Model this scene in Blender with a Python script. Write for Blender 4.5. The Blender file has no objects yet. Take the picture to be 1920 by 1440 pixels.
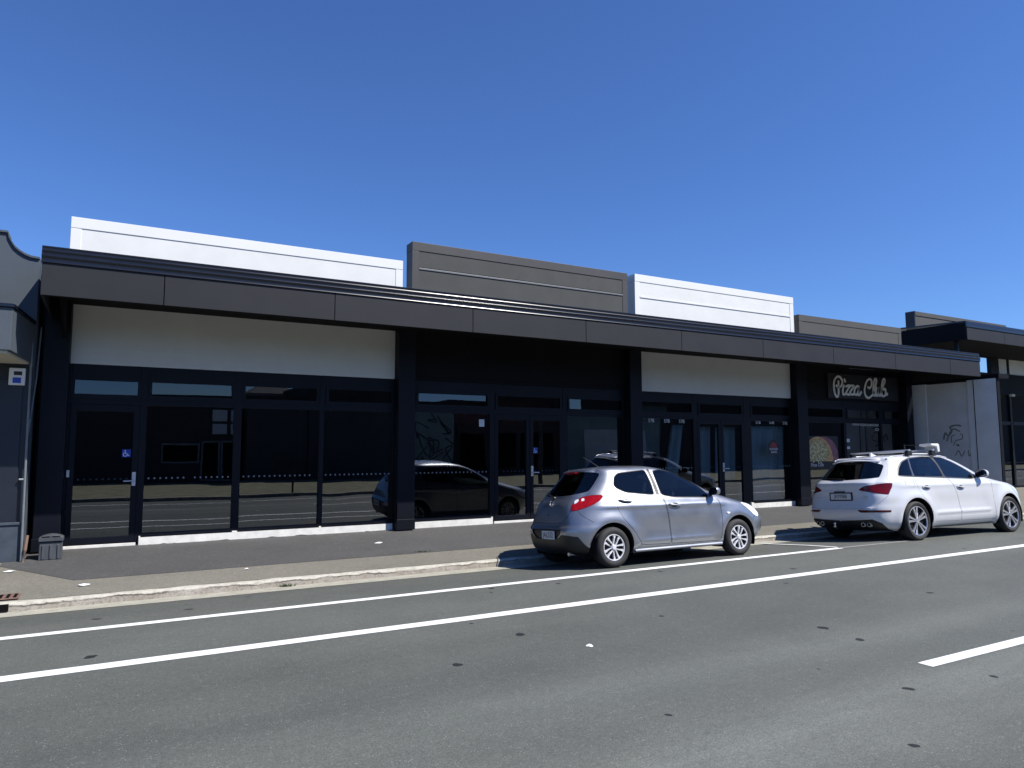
import bpy, bmesh, math, random, bisect
from mathutils import Vector, Matrix
from mathutils.geometry import delaunay_2d_cdt
random.seed(7)
scene = bpy.context.scene
COL = scene.collection
R = math.radians

# ------------------------------------------------------------------ tagging
def tag(o, label=None, cat=None, group=None, kind=None):
    if label: o['label'] = label
    if cat: o['category'] = cat
    if group: o['group'] = group
    if kind: o['kind'] = kind
    return o
def empty(name, loc=(0, 0, 0), rz=0.0, label=None, cat=None, group=None):
    o = bpy.data.objects.new(name, None); COL.objects.link(o)
    o.location = loc; o.rotation_euler = (0, 0, rz); o.empty_display_size = .1
    return tag(o, label, cat, group)

# ------------------------------------------------------------------ materials
def new_mat(name):
    m = bpy.data.materials.new(name); m.use_nodes = True
    nt = m.node_tree; nt.nodes.clear()
    out = nt.nodes.new('ShaderNodeOutputMaterial')
    return m, nt, out
def mat(name, col, rough=.5, metal=0., var=0., vscale=3., vdetail=6., bump=0., bscale=60., coat=0., spec=.5, speck=0., sscale=200., stretch=(1, 1, 1), rvar=0., tint=None):
    m, nt, out = new_mat(name)
    N = nt.nodes.new; L = nt.links.new
    b = N('ShaderNodeBsdfPrincipled'); L(b.outputs[0], out.inputs[0])
    b.inputs['Roughness'].default_value = rough; b.inputs['Metallic'].default_value = metal
    b.inputs['Specular IOR Level'].default_value = spec
    b.inputs['Coat Weight'].default_value = coat; b.inputs['Coat Roughness'].default_value = .04
    b.inputs['Base Color'].default_value = (*col, 1)
    if var or bump or speck:
        tc = N('ShaderNodeTexCoord'); mp = N('ShaderNodeMapping'); mp.inputs['Scale'].default_value = stretch
        L(tc.outputs['Object'], mp.inputs[0])
    src = None
    if var:
        n = N('ShaderNodeTexNoise'); n.inputs['Scale'].default_value = vscale; n.inputs['Detail'].default_value = vdetail; n.inputs['Roughness'].default_value = .62
        L(mp.outputs[0], n.inputs[0])
        cr = N('ShaderNodeValToRGB'); L(n.outputs[0], cr.inputs[0])
        lo = [c * (1 - var) for c in col]; hi = [min(1, c * (1 + var)) for c in col]
        if tint: lo = list(tint)
        cr.color_ramp.elements[0].position = .28; cr.color_ramp.elements[1].position = .74
        cr.color_ramp.elements[0].color = (*lo, 1); cr.color_ramp.elements[1].color = (*hi, 1)
        src = cr.outputs[0]
        if rvar:
            mr = N('ShaderNodeMapRange'); L(n.outputs[0], mr.inputs[0]); mr.inputs[3].default_value = rough - rvar; mr.inputs[4].default_value = rough + rvar
            L(mr.outputs[0], b.inputs['Roughness'])
    if speck:
        v = N('ShaderNodeTexNoise'); v.inputs['Scale'].default_value = sscale; v.inputs['Detail'].default_value = 2.
        L(tc.outputs['Object'], v.inputs[0])
        mr = N('ShaderNodeMapRange'); L(v.outputs[0], mr.inputs[0]); mr.inputs[1].default_value = .3; mr.inputs[2].default_value = .7
        mr.inputs[3].default_value = 1 - speck; mr.inputs[4].default_value = 1 + speck
        mx = N('ShaderNodeVectorMath'); mx.operation = 'SCALE'
        if src: L(src, mx.inputs[0])
        else: mx.inputs[0].default_value = col
        L(mr.outputs[0], mx.inputs['Scale']); src = mx.outputs[0]
    if src: L(src, b.inputs['Base Color'])
    if bump:
        n2 = N('ShaderNodeTexNoise'); n2.inputs['Scale'].default_value = bscale; n2.inputs['Detail'].default_value = 4.
        L(mp.outputs[0], n2.inputs[0])
        bp = N('ShaderNodeBump'); bp.inputs['Strength'].default_value = bump; bp.inputs['Distance'].default_value = .01
        L(n2.outputs[0], bp.inputs['Height']); L(bp.outputs[0], b.inputs['Normal'])
    return m
def glass_mat(name, tint, ior, wav=0., wscale=.7, rough=0.0):
    """single sheet of glass: Fresnel mirror over a tinted see-through"""
    m, nt, out = new_mat(name); N = nt.nodes.new; L = nt.links.new
    fr = N('ShaderNodeFresnel'); fr.inputs[0].default_value = ior
    gl = N('ShaderNodeBsdfGlossy'); gl.inputs['Roughness'].default_value = rough; gl.inputs['Color'].default_value = (.92, .96, 1, 1)
    tr = N('ShaderNodeBsdfTransparent'); tr.inputs[0].default_value = (*tint, 1)
    mx = N('ShaderNodeMixShader'); L(fr.outputs[0], mx.inputs[0]); L(tr.outputs[0], mx.inputs[1]); L(gl.outputs[0], mx.inputs[2]); L(mx.outputs[0], out.inputs[0])
    geo = N('ShaderNodeNewGeometry')
    # same strength seen from either side of the sheet
    mth = N('ShaderNodeMix'); mth.data_type = 'FLOAT'; mth.inputs[2].default_value = ior; mth.inputs[3].default_value = 1 / ior
    L(geo.outputs['Backfacing'], mth.inputs[0]); L(mth.outputs[0], fr.inputs[0])
    if wav:
        tc = N('ShaderNodeTexCoord'); n = N('ShaderNodeTexNoise'); n.inputs['Scale'].default_value = wscale; n.inputs['Detail'].default_value = 1.
        L(tc.outputs['Object'], n.inputs[0]); bp = N('ShaderNodeBump'); bp.inputs['Strength'].default_value = wav; bp.inputs['Distance'].default_value = .01
        L(n.outputs[0], bp.inputs['Height']); L(bp.outputs[0], gl.inputs['Normal'])
    return m
def asphalt_mat(name, base, worn, tracks=True, spots=True):
    m, nt, out = new_mat(name); N = nt.nodes.new; L = nt.links.new
    b = N('ShaderNodeBsdfPrincipled'); L(b.outputs[0], out.inputs[0]); b.inputs['Roughness'].default_value = .78; b.inputs['Specular IOR Level'].default_value = .4
    tc = N('ShaderNodeTexCoord')
    def noise(scale, detail=5, st=(1, 1, 1), rough=.6):
        mp = N('ShaderNodeMapping'); mp.inputs['Scale'].default_value = st; L(tc.outputs['Object'], mp.inputs[0])
        n = N('ShaderNodeTexNoise'); n.inputs['Scale'].default_value = scale; n.inputs['Detail'].default_value = detail; n.inputs['Roughness'].default_value = rough
        L(mp.outputs[0], n.inputs[0]); return n.outputs[0]
    def ramp(v, a, bb):
        r = N('ShaderNodeMapRange'); r.inputs[1].default_value = a; r.inputs[2].default_value = bb; L(v, r.inputs[0]); return r.outputs[0]
    def mul(c, f):
        v = N('ShaderNodeVectorMath'); v.operation = 'SCALE'; L(c, v.inputs[0]); L(f, v.inputs['Scale']); return v.outputs[0]
    def mix(f, a, c2):
        x = N('ShaderNodeMix'); x.data_type = 'RGBA'; L(f, x.inputs[0])
        if isinstance(a, tuple): x.inputs[6].default_value = (*a, 1)
        else: L(a, x.inputs[6])
        if isinstance(c2, tuple): x.inputs[7].default_value = (*c2, 1)
        else: L(c2, x.inputs[7])
        return x.outputs[2]
    def scl(v, lo, hi):
        r = N('ShaderNodeMapRange'); r.inputs[1].default_value = .25; r.inputs[2].default_value = .75; r.inputs[3].default_value = lo; r.inputs[4].default_value = hi; L(v, r.inputs[0]); return r.outputs[0]
    patch = ramp(noise(.35, 5, (.35, 1.3, 1)), .35, .68)
    c = mix(patch, base, worn)
    if tracks:
        # longitudinal wear along the wheel tracks and the crown beside the centre line
        sep = N('ShaderNodeSeparateXYZ'); L(tc.outputs['Object'], sep.inputs[0])
        tot = None
        for y0, sg, am in ((3.02, .42, .75), (4.25, .35, .30), (5.75, .4, -.10), (2.0, .35, -.15), (4.95, .3, -.12), (7.4, .5, .12)):
            d = N('ShaderNodeMath'); d.operation = 'SUBTRACT'; L(sep.outputs[1], d.inputs[0]); d.inputs[1].default_value = y0
            q = N('ShaderNodeMath'); q.operation = 'DIVIDE'; L(d.outputs[0], q.inputs[0]); q.inputs[1].default_value = sg
            p = N('ShaderNodeMath'); p.operation = 'MULTIPLY'; L(q.outputs[0], p.inputs[0]); L(q.outputs[0], p.inputs[1])
            ng = N('ShaderNodeMath'); ng.operation = 'MULTIPLY'; L(p.outputs[0], ng.inputs[0]); ng.inputs[1].default_value = -1
            ex = N('ShaderNodeMath'); ex.operation = 'EXPONENT'; L(ng.outputs[0], ex.inputs[0])
            a = N('ShaderNodeMath'); a.operation = 'MULTIPLY'; L(ex.outputs[0], a.inputs[0]); a.inputs[1].default_value = am
            if tot is None: tot = a.outputs[0]
            else:
                s = N('ShaderNodeMath'); L(tot, s.inputs[0]); L(a.outputs[0], s.inputs[1]); tot = s.outputs[0]
        ln = noise(.6, 4, (.25, 2.2, 1)); lm = ramp(ln, .2, .62)
        tm = N('ShaderNodeMath'); tm.operation = 'MULTIPLY'; L(tot, tm.inputs[0]); L(lm, tm.inputs[1])
        ad = N('ShaderNodeMath'); L(tm.outputs[0], ad.inputs[0]); ad.inputs[1].default_value = 1.0
        c = mul(c, ad.outputs[0])
    c = mul(c, scl(noise(1.1, 6), .90, 1.10))
    c = mul(c, scl(noise(14, 4), .90, 1.10)); c = mul(c, scl(noise(38, 3), .80, 1.20))
    c = mul(c, scl(noise(95, 2), .60, 1.40))
    # pale chips of aggregate
    vo = N('ShaderNodeTexVoronoi'); vo.voronoi_dimensions = '2D'; vo.inputs['Scale'].default_value = 38; L(tc.outputs['Object'], vo.inputs[0])
    lt = ramp(vo.outputs['Distance'], .16, .10)
    sel = N('ShaderNodeMath'); sel.operation = 'MULTIPLY'; L(lt, sel.inputs[0]); L(ramp(noise(13, 1), .55, .66), sel.inputs[1])
    c = mix(sel.outputs[0], c, (.27, .27, .25))
    if spots:
        v2 = N('ShaderNodeTexVoronoi'); v2.voronoi_dimensions = '2D'; v2.inputs['Scale'].default_value = 1.15; v2.inputs['Randomness'].default_value = 1.
        wob = N('ShaderNodeVectorMath'); nz = N('ShaderNodeTexNoise'); nz.inputs['Scale'].default_value = 9; L(tc.outputs['Object'], nz.inputs[0])
        sc = N('ShaderNodeVectorMath'); sc.operation = 'SCALE'; sc.inputs['Scale'].default_value = .07; L(nz.outputs[1], sc.inputs[0])
        L(tc.outputs['Object'], wob.inputs[0]); L(sc.outputs[0], wob.inputs[1]); L(wob.outputs[0], v2.inputs[0])
        sz = N('ShaderNodeMapRange'); sepc = N('ShaderNodeSeparateColor'); L(v2.outputs['Color'], sepc.inputs[0]); L(sepc.outputs[0], sz.inputs[0]); sz.inputs[1].default_value = .55; sz.inputs[2].default_value = 1.; sz.inputs[3].default_value = 0; sz.inputs[4].default_value = .062
        ls = N('ShaderNodeMath'); ls.operation = 'LESS_THAN'; L(v2.outputs['Distance'], ls.inputs[0]); L(sz.outputs[0], ls.inputs[1])
        c = mix(ls.outputs[0], c, (.016, .016, .017))
    L(c, b.inputs['Base Color'])
    bp = N('ShaderNodeBump'); bp.inputs['Strength'].default_value = .55; bp.inputs['Distance'].default_value = .006; L(noise(150, 3), bp.inputs['Height']); L(bp.outputs[0], b.inputs['Normal'])
    return m
M = {}
M['black'] = mat('powdercoat_black', (.0042, .0056, .0105), .48, var=.3, vscale=1.5, spec=.2)
M['black_soft'] = mat('black_cladding', (.0045, .0050, .0070), .65, var=.3, vscale=.8, spec=.15)
M['soffit'] = mat('soffit_black', (.006, .006, .007), .8, var=.2, spec=.15)
M['fascia'] = mat('fascia_board', (.0165, .0170, .0205), .62, var=.16, vscale=1.6, vdetail=8, spec=.35, rvar=.06)
M['gutter'] = mat('folded_steel_black', (.0075, .0095, .017), .24, var=.2, vscale=2, spec=.5)
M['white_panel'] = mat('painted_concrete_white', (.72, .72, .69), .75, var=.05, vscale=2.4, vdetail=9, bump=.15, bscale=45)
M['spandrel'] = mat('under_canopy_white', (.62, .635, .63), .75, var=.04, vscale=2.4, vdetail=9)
M['white_trim'] = mat('white_trim', (.75, .75, .73), .6, var=.03, vscale=1.2)
M['brown_panel'] = mat('painted_concrete_dark', (.058, .060, .057), .8, var=.13, vscale=2.2, vdetail=9, bump=.15, bscale=40)
M['brown_trim'] = mat('dark_trim', (.050, .048, .047), .55, var=.12, vscale=1.5)
M['brown2'] = mat('painted_concrete_taupe', (.070, .070, .066), .8, var=.08, vscale=1.7, vdetail=9)
M['conc'] = mat('concrete_grey', (.57, .58, .59), .85, var=.14, vscale=1.3, vdetail=10, bump=.2, bscale=30)
M['conc_pale'] = mat('concrete_pale', (.60, .62, .64), .85, var=.10, vscale=1.8, vdetail=10, bump=.2, bscale=30)
M['base'] = mat('foundation_white', (.74, .73, .68), .85, var=.16, vscale=6, vdetail=8, bump=.3, bscale=40)
M['kerb'] = mat('kerb_concrete', (.34, .31, .255), .9, var=.3, vscale=4.5, vdetail=12, bump=.9, bscale=22, tint=(.13, .115, .09), speck=.2, sscale=60)
M['kerb_top'] = mat('kerb_painted_edge', (.56, .53, .44), .85, var=.15, vscale=6, vdetail=12, bump=.6, bscale=30, tint=(.24, .215, .17))
def kerb_mat():
    m, nt, out = new_mat('kerb_concrete'); N = nt.nodes.new; L = nt.links.new
    b = N('ShaderNodeBsdfPrincipled'); L(b.outputs[0], out.inputs[0]); b.inputs['Roughness'].default_value = .9
    tc = N('ShaderNodeTexCoord'); sp = N('ShaderNodeSeparateXYZ'); L(tc.outputs['Object'], sp.inputs[0])
    def noise(s, d, st=(1, 1, 1)):
        mp = N('ShaderNodeMapping'); mp.inputs['Scale'].default_value = st; L(tc.outputs['Object'], mp.inputs[0]); n = N('ShaderNodeTexNoise'); n.inputs['Scale'].default_value = s; n.inputs['Detail'].default_value = d; n.inputs['Roughness'].default_value = .65; L(mp.outputs[0], n.inputs[0]); return n.outputs[0]
    def math_(op, a, c):
        q = N('ShaderNodeMath'); q.operation = op
        for k, v in ((0, a), (1, c)):
            if isinstance(v, (int, float)): q.inputs[k].default_value = v
            else: L(v, q.inputs[k])
        return q.outputs[0]
    def ramp(v, lo, hi):
        r = N('ShaderNodeMapRange'); r.inputs[1].default_value = lo; r.inputs[2].default_value = hi; L(v, r.inputs[0]); return r.outputs[0]
    def mix(f, a, c):
        x = N('ShaderNodeMix'); x.data_type = 'RGBA'; L(f, x.inputs[0])
        for k, v in ((6, a), (7, c)):
            if isinstance(v, tuple): x.inputs[k].default_value = (*v, 1)
            else: L(v, x.inputs[k])
        return x.outputs[2]
    face = mix(ramp(noise(3.5, 10), .32, .66), (.23, .20, .16), (.36, .335, .29))
    face = mix(ramp(noise(30, 5), .50, .72), face, (.13, .115, .095))
    edge = math_('ADD', sp.outputs[2], math_('MULTIPLY', math_('SUBTRACT', noise(4.0, 8, (.8, 1, 1)), .5), .11))
    painted = ramp(edge, -.064, -.058)
    col = mix(painted, face, mix(ramp(noise(14, 8), .45, .75), (.47, .45, .385), (.27, .25, .20)))
    crack = math_('MULTIPLY', ramp(edge, -.084, -.072), math_('SUBTRACT', 1.0, ramp(edge, -.068, -.060)))
    crack = math_('MULTIPLY', crack, ramp(noise(2.2, 6, (.6, 1, 1)), .42, .60))
    col = mix(crack, col, (.055, .048, .04))
    L(col, b.inputs['Base Color'])
    bp = N('ShaderNodeBump'); bp.inputs['Strength'].default_value = .9; bp.inputs['Distance'].default_value = .01; L(noise(24, 6), bp.inputs['Height']); L(bp.outputs[0], b.inputs['Normal'])
    return m
M['kerb_worn'] = kerb_mat()
M['channel'] = mat('channel_concrete', (.37, .355, .29), .9, var=.25, vscale=6, vdetail=9, bump=.5, bscale=40, speck=.2, sscale=120)
M['pave'] = asphalt_mat('pavement_grey', (.162, .154, .128), (.190, .180, .150), tracks=False, spots=False)
M['path'] = asphalt_mat('asphalt_new', (.066, .066, .067), (.082, .081, .080), tracks=False, spots=False)
M['road'] = asphalt_mat('road_asphalt', (.084, .091, .081), (.108, .113, .098))
M['paint'] = mat('road_paint_white', (.78, .79, .77), .7, var=.07, vscale=7, vdetail=9, bump=.4, bscale=120, speck=.06, sscale=90)
M['ground'] = mat('open_ground', (.16, .15, .12), .95, var=.3, vscale=.6)
M['verge'] = mat('dry_verge', (.21, .19, .13), .95, var=.4, vscale=1.6, vdetail=9, tint=(.10, .10, .05), bump=.6, bscale=20)
M['left_wall'] = mat('blue_grey_render', (.062, .078, .097), .8, var=.13, vscale=1.1, vdetail=9, bump=.15, bscale=30)
M['left_dark'] = mat('navy_paint', (.012, .016, .026), .45, var=.25, vscale=2)
M['plinth'] = mat('plinth_blue_grey', (.045, .060, .080), .7, var=.3, vscale=5, vdetail=9)
M['cream'] = mat('cream_soffit', (.52, .49, .40), .8, var=.05)
M['alu'] = mat('aluminium', (.60, .61, .62), .35, metal=.55)
M['pipe'] = mat('grey_pipe', (.16, .18, .19), .5, var=.2, vscale=8)
M['rust'] = mat('rusty_iron', (.17, .10, .075), .85, var=.4, vscale=20)
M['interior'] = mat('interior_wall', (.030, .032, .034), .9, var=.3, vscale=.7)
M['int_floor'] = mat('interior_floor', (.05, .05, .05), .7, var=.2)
M['void'] = mat('dark_void', (.004, .004, .005), .9, spec=.1)
M['sheet'] = mat('plastic_sheet', (.50, .60, .66), .55, var=.12, vscale=3, stretch=(6, 1, .4))
M['white_sign'] = mat('sign_white', (.74, .74, .72), .5, var=.03)
M['sign_black'] = mat('sign_black', (.010, .011, .014), .5)
M['sign_blue'] = mat('sign_blue', (.015, .06, .42), .45)
M['sign_red'] = mat('sign_red', (.30, .015, .02), .5)
M['paper'] = mat('paper', (.78, .80, .82), .8)
M['plastic_bin'] = mat('weathered_grey_plastic', (.060, .066, .074), .6, var=.22, vscale=7, stretch=(3, 3, .6), rvar=.1)
M['glass'] = glass_mat('shop_glass', (.50, .56, .58), 2.2, wav=.16, wscale=.9)
M['glass_sky'] = glass_mat('transom_glass', (.42, .48, .52), 1.75, wav=.08, wscale=.9)
# car materials
def car_paint(name, col, metal, rough, flake=0.):
    m, nt, out = new_mat(name); N = nt.nodes.new; L = nt.links.new
    b = N('ShaderNodeBsdfPrincipled'); L(b.outputs[0], out.inputs[0])
    b.inputs['Base Color'].default_value = (*col, 1); b.inputs['Metallic'].default_value = metal; b.inputs['Roughness'].default_value = rough
    b.inputs['Coat Weight'].default_value = 1.; b.inputs['Coat Roughness'].default_value = .03
    tc = N('ShaderNodeTexCoord'); n = N('ShaderNodeTexNoise'); n.inputs['Scale'].default_value = 4.; n.inputs['Detail'].default_value = 8.; L(tc.outputs['Object'], n.inputs[0])
    mr = N('ShaderNodeMapRange'); L(n.outputs[0], mr.inputs[0]); mr.inputs[1].default_value = .3; mr.inputs[2].default_value = .7; mr.inputs[3].default_value = rough - .04; mr.inputs[4].default_value = rough + .06; L(mr.outputs[0], b.inputs['Roughness'])
    # dust film: heavier low on the sides
    hs = N('ShaderNodeHueSaturation'); hs.inputs['Color'].default_value = (*col, 1); m2 = N('ShaderNodeMapRange'); L(n.outputs[0], m2.inputs[0]); m2.inputs[3].default_value = .94; m2.inputs[4].default_value = 1.04; L(m2.outputs[0], hs.inputs['Value']); L(hs.outputs[0], b.inputs['Base Color'])
    # unpainted trim colour on the hidden inner side of the shell
    geo = N('ShaderNodeNewGeometry'); d = N('ShaderNodeBsdfDiffuse'); d.inputs[0].default_value = (.02, .02, .022, 1)
    mx = N('ShaderNodeMixShader'); L(geo.outputs['Backfacing'], mx.inputs[0]); L(b.outputs[0], mx.inputs[1]); L(d.outputs[0], mx.inputs[2]); L(mx.outputs[0], out.inputs[0])
    return m
M['silver'] = car_paint('silver_lilac_paint', (.305, .32, .35), .78, .38)
M['carwhite'] = car_paint('white_car_paint', (.64, .65, .67), 0., .35)
M['car_glass'] = glass_mat('car_glass', (.34, .42, .42), 1.55)
M['car_glass_dark'] = glass_mat('privacy_glass', (.10, .12, .13), 1.55)
M['trim'] = mat('black_trim', (.012, .012, .013), .45)
M['under'] = mat('underbody', (.006, .006, .006), .9, spec=.1)
M['seat'] = mat('seat_cloth', (.035, .035, .04), .9)
M['tyre'] = mat('tyre_rubber', (.022, .022, .023), .75, var=.25, vscale=12)
M['rim'] = mat('bright_alloy', (.80, .81, .83), .30, metal=.35)
M['alloy'] = mat('grey_alloy', (.70, .71, .74), .28, metal=.8)
M['mirror_face'] = mat('mirror_glass', (.10, .11, .13), .1, metal=1.)
M['rim_dark'] = mat('wheel_black', (.008, .008, .009), .5)
M['chrome'] = mat('chrome', (.8, .8, .82), .12, metal=1.)
def lamp_mat(name, col, rough=.12):
    return mat(name, col, rough, coat=.25, spec=.3, var=.35, vscale=22, vdetail=2, stretch=(1, 1, 2.5))
M['red_lamp'] = lamp_mat('red_lamp_lens', (.33, .004, .007))
M['red_deep'] = lamp_mat('deep_red_lens', (.13, .003, .006))
M['red_dark'] = lamp_mat('dark_red_lens', (.07, .004, .008))
M['clear_lamp'] = lamp_mat('clear_lamp_lens', (.75, .76, .78))
M['plate_white'] = mat('plate_white', (.62, .63, .63), .5)
M['ink'] = mat('plate_ink', (.012, .012, .014), .5)

# ------------------------------------------------------------------ mesh builder
class MB:
    def __init__(s): s.v = []; s.f = []; s.m = []
    def quad(s, a, b, c, d, m=0):
        i = len(s.v); s.v += [a, b, c, d]; s.f.append((i, i + 1, i + 2, i + 3)); s.m.append(m)
    def poly(s, pts, m=0):
        i = len(s.v); s.v += list(pts); s.f.append(tuple(range(i, i + len(pts)))); s.m.append(m)
    def box(s, x0, x1, y0, y1, z0, z1, m=0):
        i = len(s.v)
        s.v += [(x0, y0, z0), (x1, y0, z0), (x1, y1, z0), (x0, y1, z0), (x0, y0, z1), (x1, y0, z1), (x1, y1, z1), (x0, y1, z1)]
        for f in ((0, 3, 2, 1), (4, 5, 6, 7), (0, 1, 5, 4), (1, 2, 6, 5), (2, 3, 7, 6), (3, 0, 4, 7)):
            s.f.append(tuple(i + k for k in f)); s.m.append(m)
    def prism(s, pts, fn, a, b, m=0, caps=True):
        """2-D outline pts, extruded: fn(u, v, w) -> xyz, w from a to b"""
        n = len(pts); i = len(s.v)
        s.v += [fn(u, v, a) for u, v in pts] + [fn(u, v, b) for u, v in pts]
        for k in range(n):
            j = (k + 1) % n
            s.f.append((i + k, i + j, i + n + j, i + n + k)); s.m.append(m)
        if caps:
            s.f.append(tuple(i + k for k in range(n))[::-1]); s.m.append(m)
            s.f.append(tuple(i + n + k for k in range(n))); s.m.append(m)
    def tube(s, path, r, seg=10, m=0):
        pts = [Vector(p) for p in path]; i0 = len(s.v); n = len(pts)
        rr = r if isinstance(r, (list, tuple)) else [r] * n
        up = Vector((0, 0, 1))
        for k, p in enumerate(pts):
            d = (pts[min(k + 1, n - 1)] - pts[max(k - 1, 0)]).normalized()
            a = d.cross(up) if abs(d.dot(up)) < .98 else d.cross(Vector((0, 1, 0)))
            a.normalize(); b = a.cross(d)
            for q in range(seg):
                t = 2 * math.pi * q / seg; s.v.append(tuple(p + (a * math.cos(t) + b * math.sin(t)) * rr[k]))
        for k in range(n - 1):
            for q in range(seg):
                q2 = (q + 1) % seg
                s.f.append((i0 + k * seg + q, i0 + k * seg + q2, i0 + (k + 1) * seg + q2, i0 + (k + 1) * seg + q)); s.m.append(m)
        s.f.append(tuple(i0 + q for q in range(seg))); s.m.append(m)
        s.f.append(tuple(i0 + (n - 1) * seg + q for q in range(seg))[::-1]); s.m.append(m)
    def lathe(s, prof, seg=48, m=0, fn=lambda r, a, h: (r * math.cos(a), h, r * math.sin(a))):
        """prof: (radius, height) list turned about the axis"""
        i0 = len(s.v); n = len(prof)
        for q in range(seg):
            a = 2 * math.pi * q / seg
            for r, h in prof: s.v.append(fn(r, a, h))
        for q in range(seg):
            q2 = (q + 1) % seg
            for k in range(n - 1):
                s.f.append((i0 + q * n + k, i0 + q2 * n + k, i0 + q2 * n + k + 1, i0 + q * n + k + 1)); s.m.append(m)
    def build(s, name, mats, parent=None, smooth=False, bevel=0., seg=2, loc=None, auto=None):
        me = bpy.data.meshes.new(name); me.from_pydata(s.v, [], s.f)
        for q in (mats if isinstance(mats, (list, tuple)) else [mats]): me.materials.append(q)
        me.polygons.foreach_set('material_index', s.m)
        bm = bmesh.new(); bm.from_mesh(me); bmesh.ops.remove_doubles(bm, verts=bm.verts, dist=1e-6)
        bmesh.ops.recalc_face_normals(bm, faces=bm.faces); bm.to_mesh(me); bm.free()
        if smooth:
            me.polygons.foreach_set('use_smooth', [True] * len(me.polygons))
        o = bpy.data.objects.new(name, me); COL.objects.link(o)
        if parent: o.parent = parent
        if loc: o.location = loc
        if smooth and auto is not False:
            me.set_sharp_from_angle(angle=R(auto or 40))
        if bevel:
            b = o.modifiers.new('edge', 'BEVEL'); b.width = bevel; b.segments = seg; b.limit_method = 'ANGLE'; b.angle_limit = R(35)
        return o
def raw_mesh(name, verts, faces, mats, midx=None, parent=None, smooth=True, normals=None):
    me = bpy.data.meshes.new(name); me.from_pydata(verts, [], faces)
    for q in (mats if isinstance(mats, (list, tuple)) else [mats]): me.materials.append(q)
    if midx: me.polygons.foreach_set('material_index', midx)
    if smooth: me.polygons.foreach_set('use_smooth', [True] * len(me.polygons))
    if normals: me.normals_split_custom_set_from_vertices(normals)
    me.update()
    o = bpy.data.objects.new(name, me); COL.objects.link(o)
    if parent: o.parent = parent
    return o
def catmull(pts, n=6, closed=False):
    if len(pts) < 3: return list(pts)
    out = []; m = len(pts)
    for i in range(m if closed else m - 1):
        p0 = pts[(i - 1) % m] if closed else pts[max(i - 1, 0)]; p1 = pts[i]; p2 = pts[(i + 1) % m]; p3 = pts[(i + 2) % m] if closed else pts[min(i + 2, m - 1)]
        for k in range(n):
            t = k / n
            out.append(tuple(.5 * (2 * b + (c - a) * t + (2 * a - 5 * b + 4 * c - d) * t * t + (3 * b - a - 3 * c + d) * t ** 3) for a, b, c, d in zip(p0, p1, p2, p3)))
    if not closed: out.append(tuple(pts[-1]))
    return out
def ribbon(mb, pts, width, fn, w0, w1, m=0, round_end=True):
    """flat brush stroke of given width along 2-D pts, extruded between depths w0 and w1"""
    pts = [Vector(p) for p in pts]; n = len(pts); Lf = []; Rt = []
    h = width / 2
    for k, p in enumerate(pts):
        d = (pts[min(k + 1, n - 1)] - pts[max(k - 1, 0)])
        d = d.normalized() if d.length > 1e-9 else Vector((1, 0))
        nrm = Vector((-d.y, d.x)); Lf.append(p + nrm * h); Rt.append(p - nrm * h)
    for k in range(n - 1):
        mb.prism([tuple(Rt[k]), tuple(Rt[k + 1]), tuple(Lf[k + 1]), tuple(Lf[k])], fn, w0, w1, m)
    if round_end:
        for p in (pts[0], pts[-1]):
            mb.prism([(p.x + h * math.cos(a * math.pi / 6), p.y + h * math.sin(a * math.pi / 6)) for a in range(12)], fn, w0 - 1e-4, w1 + 1e-4, m)
def text_obj(name, s, size, place, mat_, parent=None, depth=.002, align='CENTER', stretch=1.0):
    """lettering as a thin mesh; place(u, v, w) -> xyz"""
    cu = bpy.data.curves.new('lettering', 'FONT'); cu.body = s; cu.size = size; cu.align_x = align; cu.align_y = 'CENTER'; cu.extrude = depth / 2; cu.resolution_u = 3
    tmp = bpy.data.objects.new('lettering', cu); COL.objects.link(tmp)
    dg = bpy.context.evaluated_depsgraph_get(); me = bpy.data.meshes.new_from_object(tmp.evaluated_get(dg))
    bpy.data.objects.remove(tmp); bpy.data.curves.remove(cu)
    for v in me.vertices: v.co = place(v.co.x * stretch, v.co.y, v.co.z)
    me.materials.clear(); me.materials.append(mat_); me.name = name
    o = bpy.data.objects.new(name, me); COL.objects.link(o)
    if parent: o.parent = parent
    return o
def facing(x, y, z): return lambda u, v, w: Vector((x + u, y - w, z + v))

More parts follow.
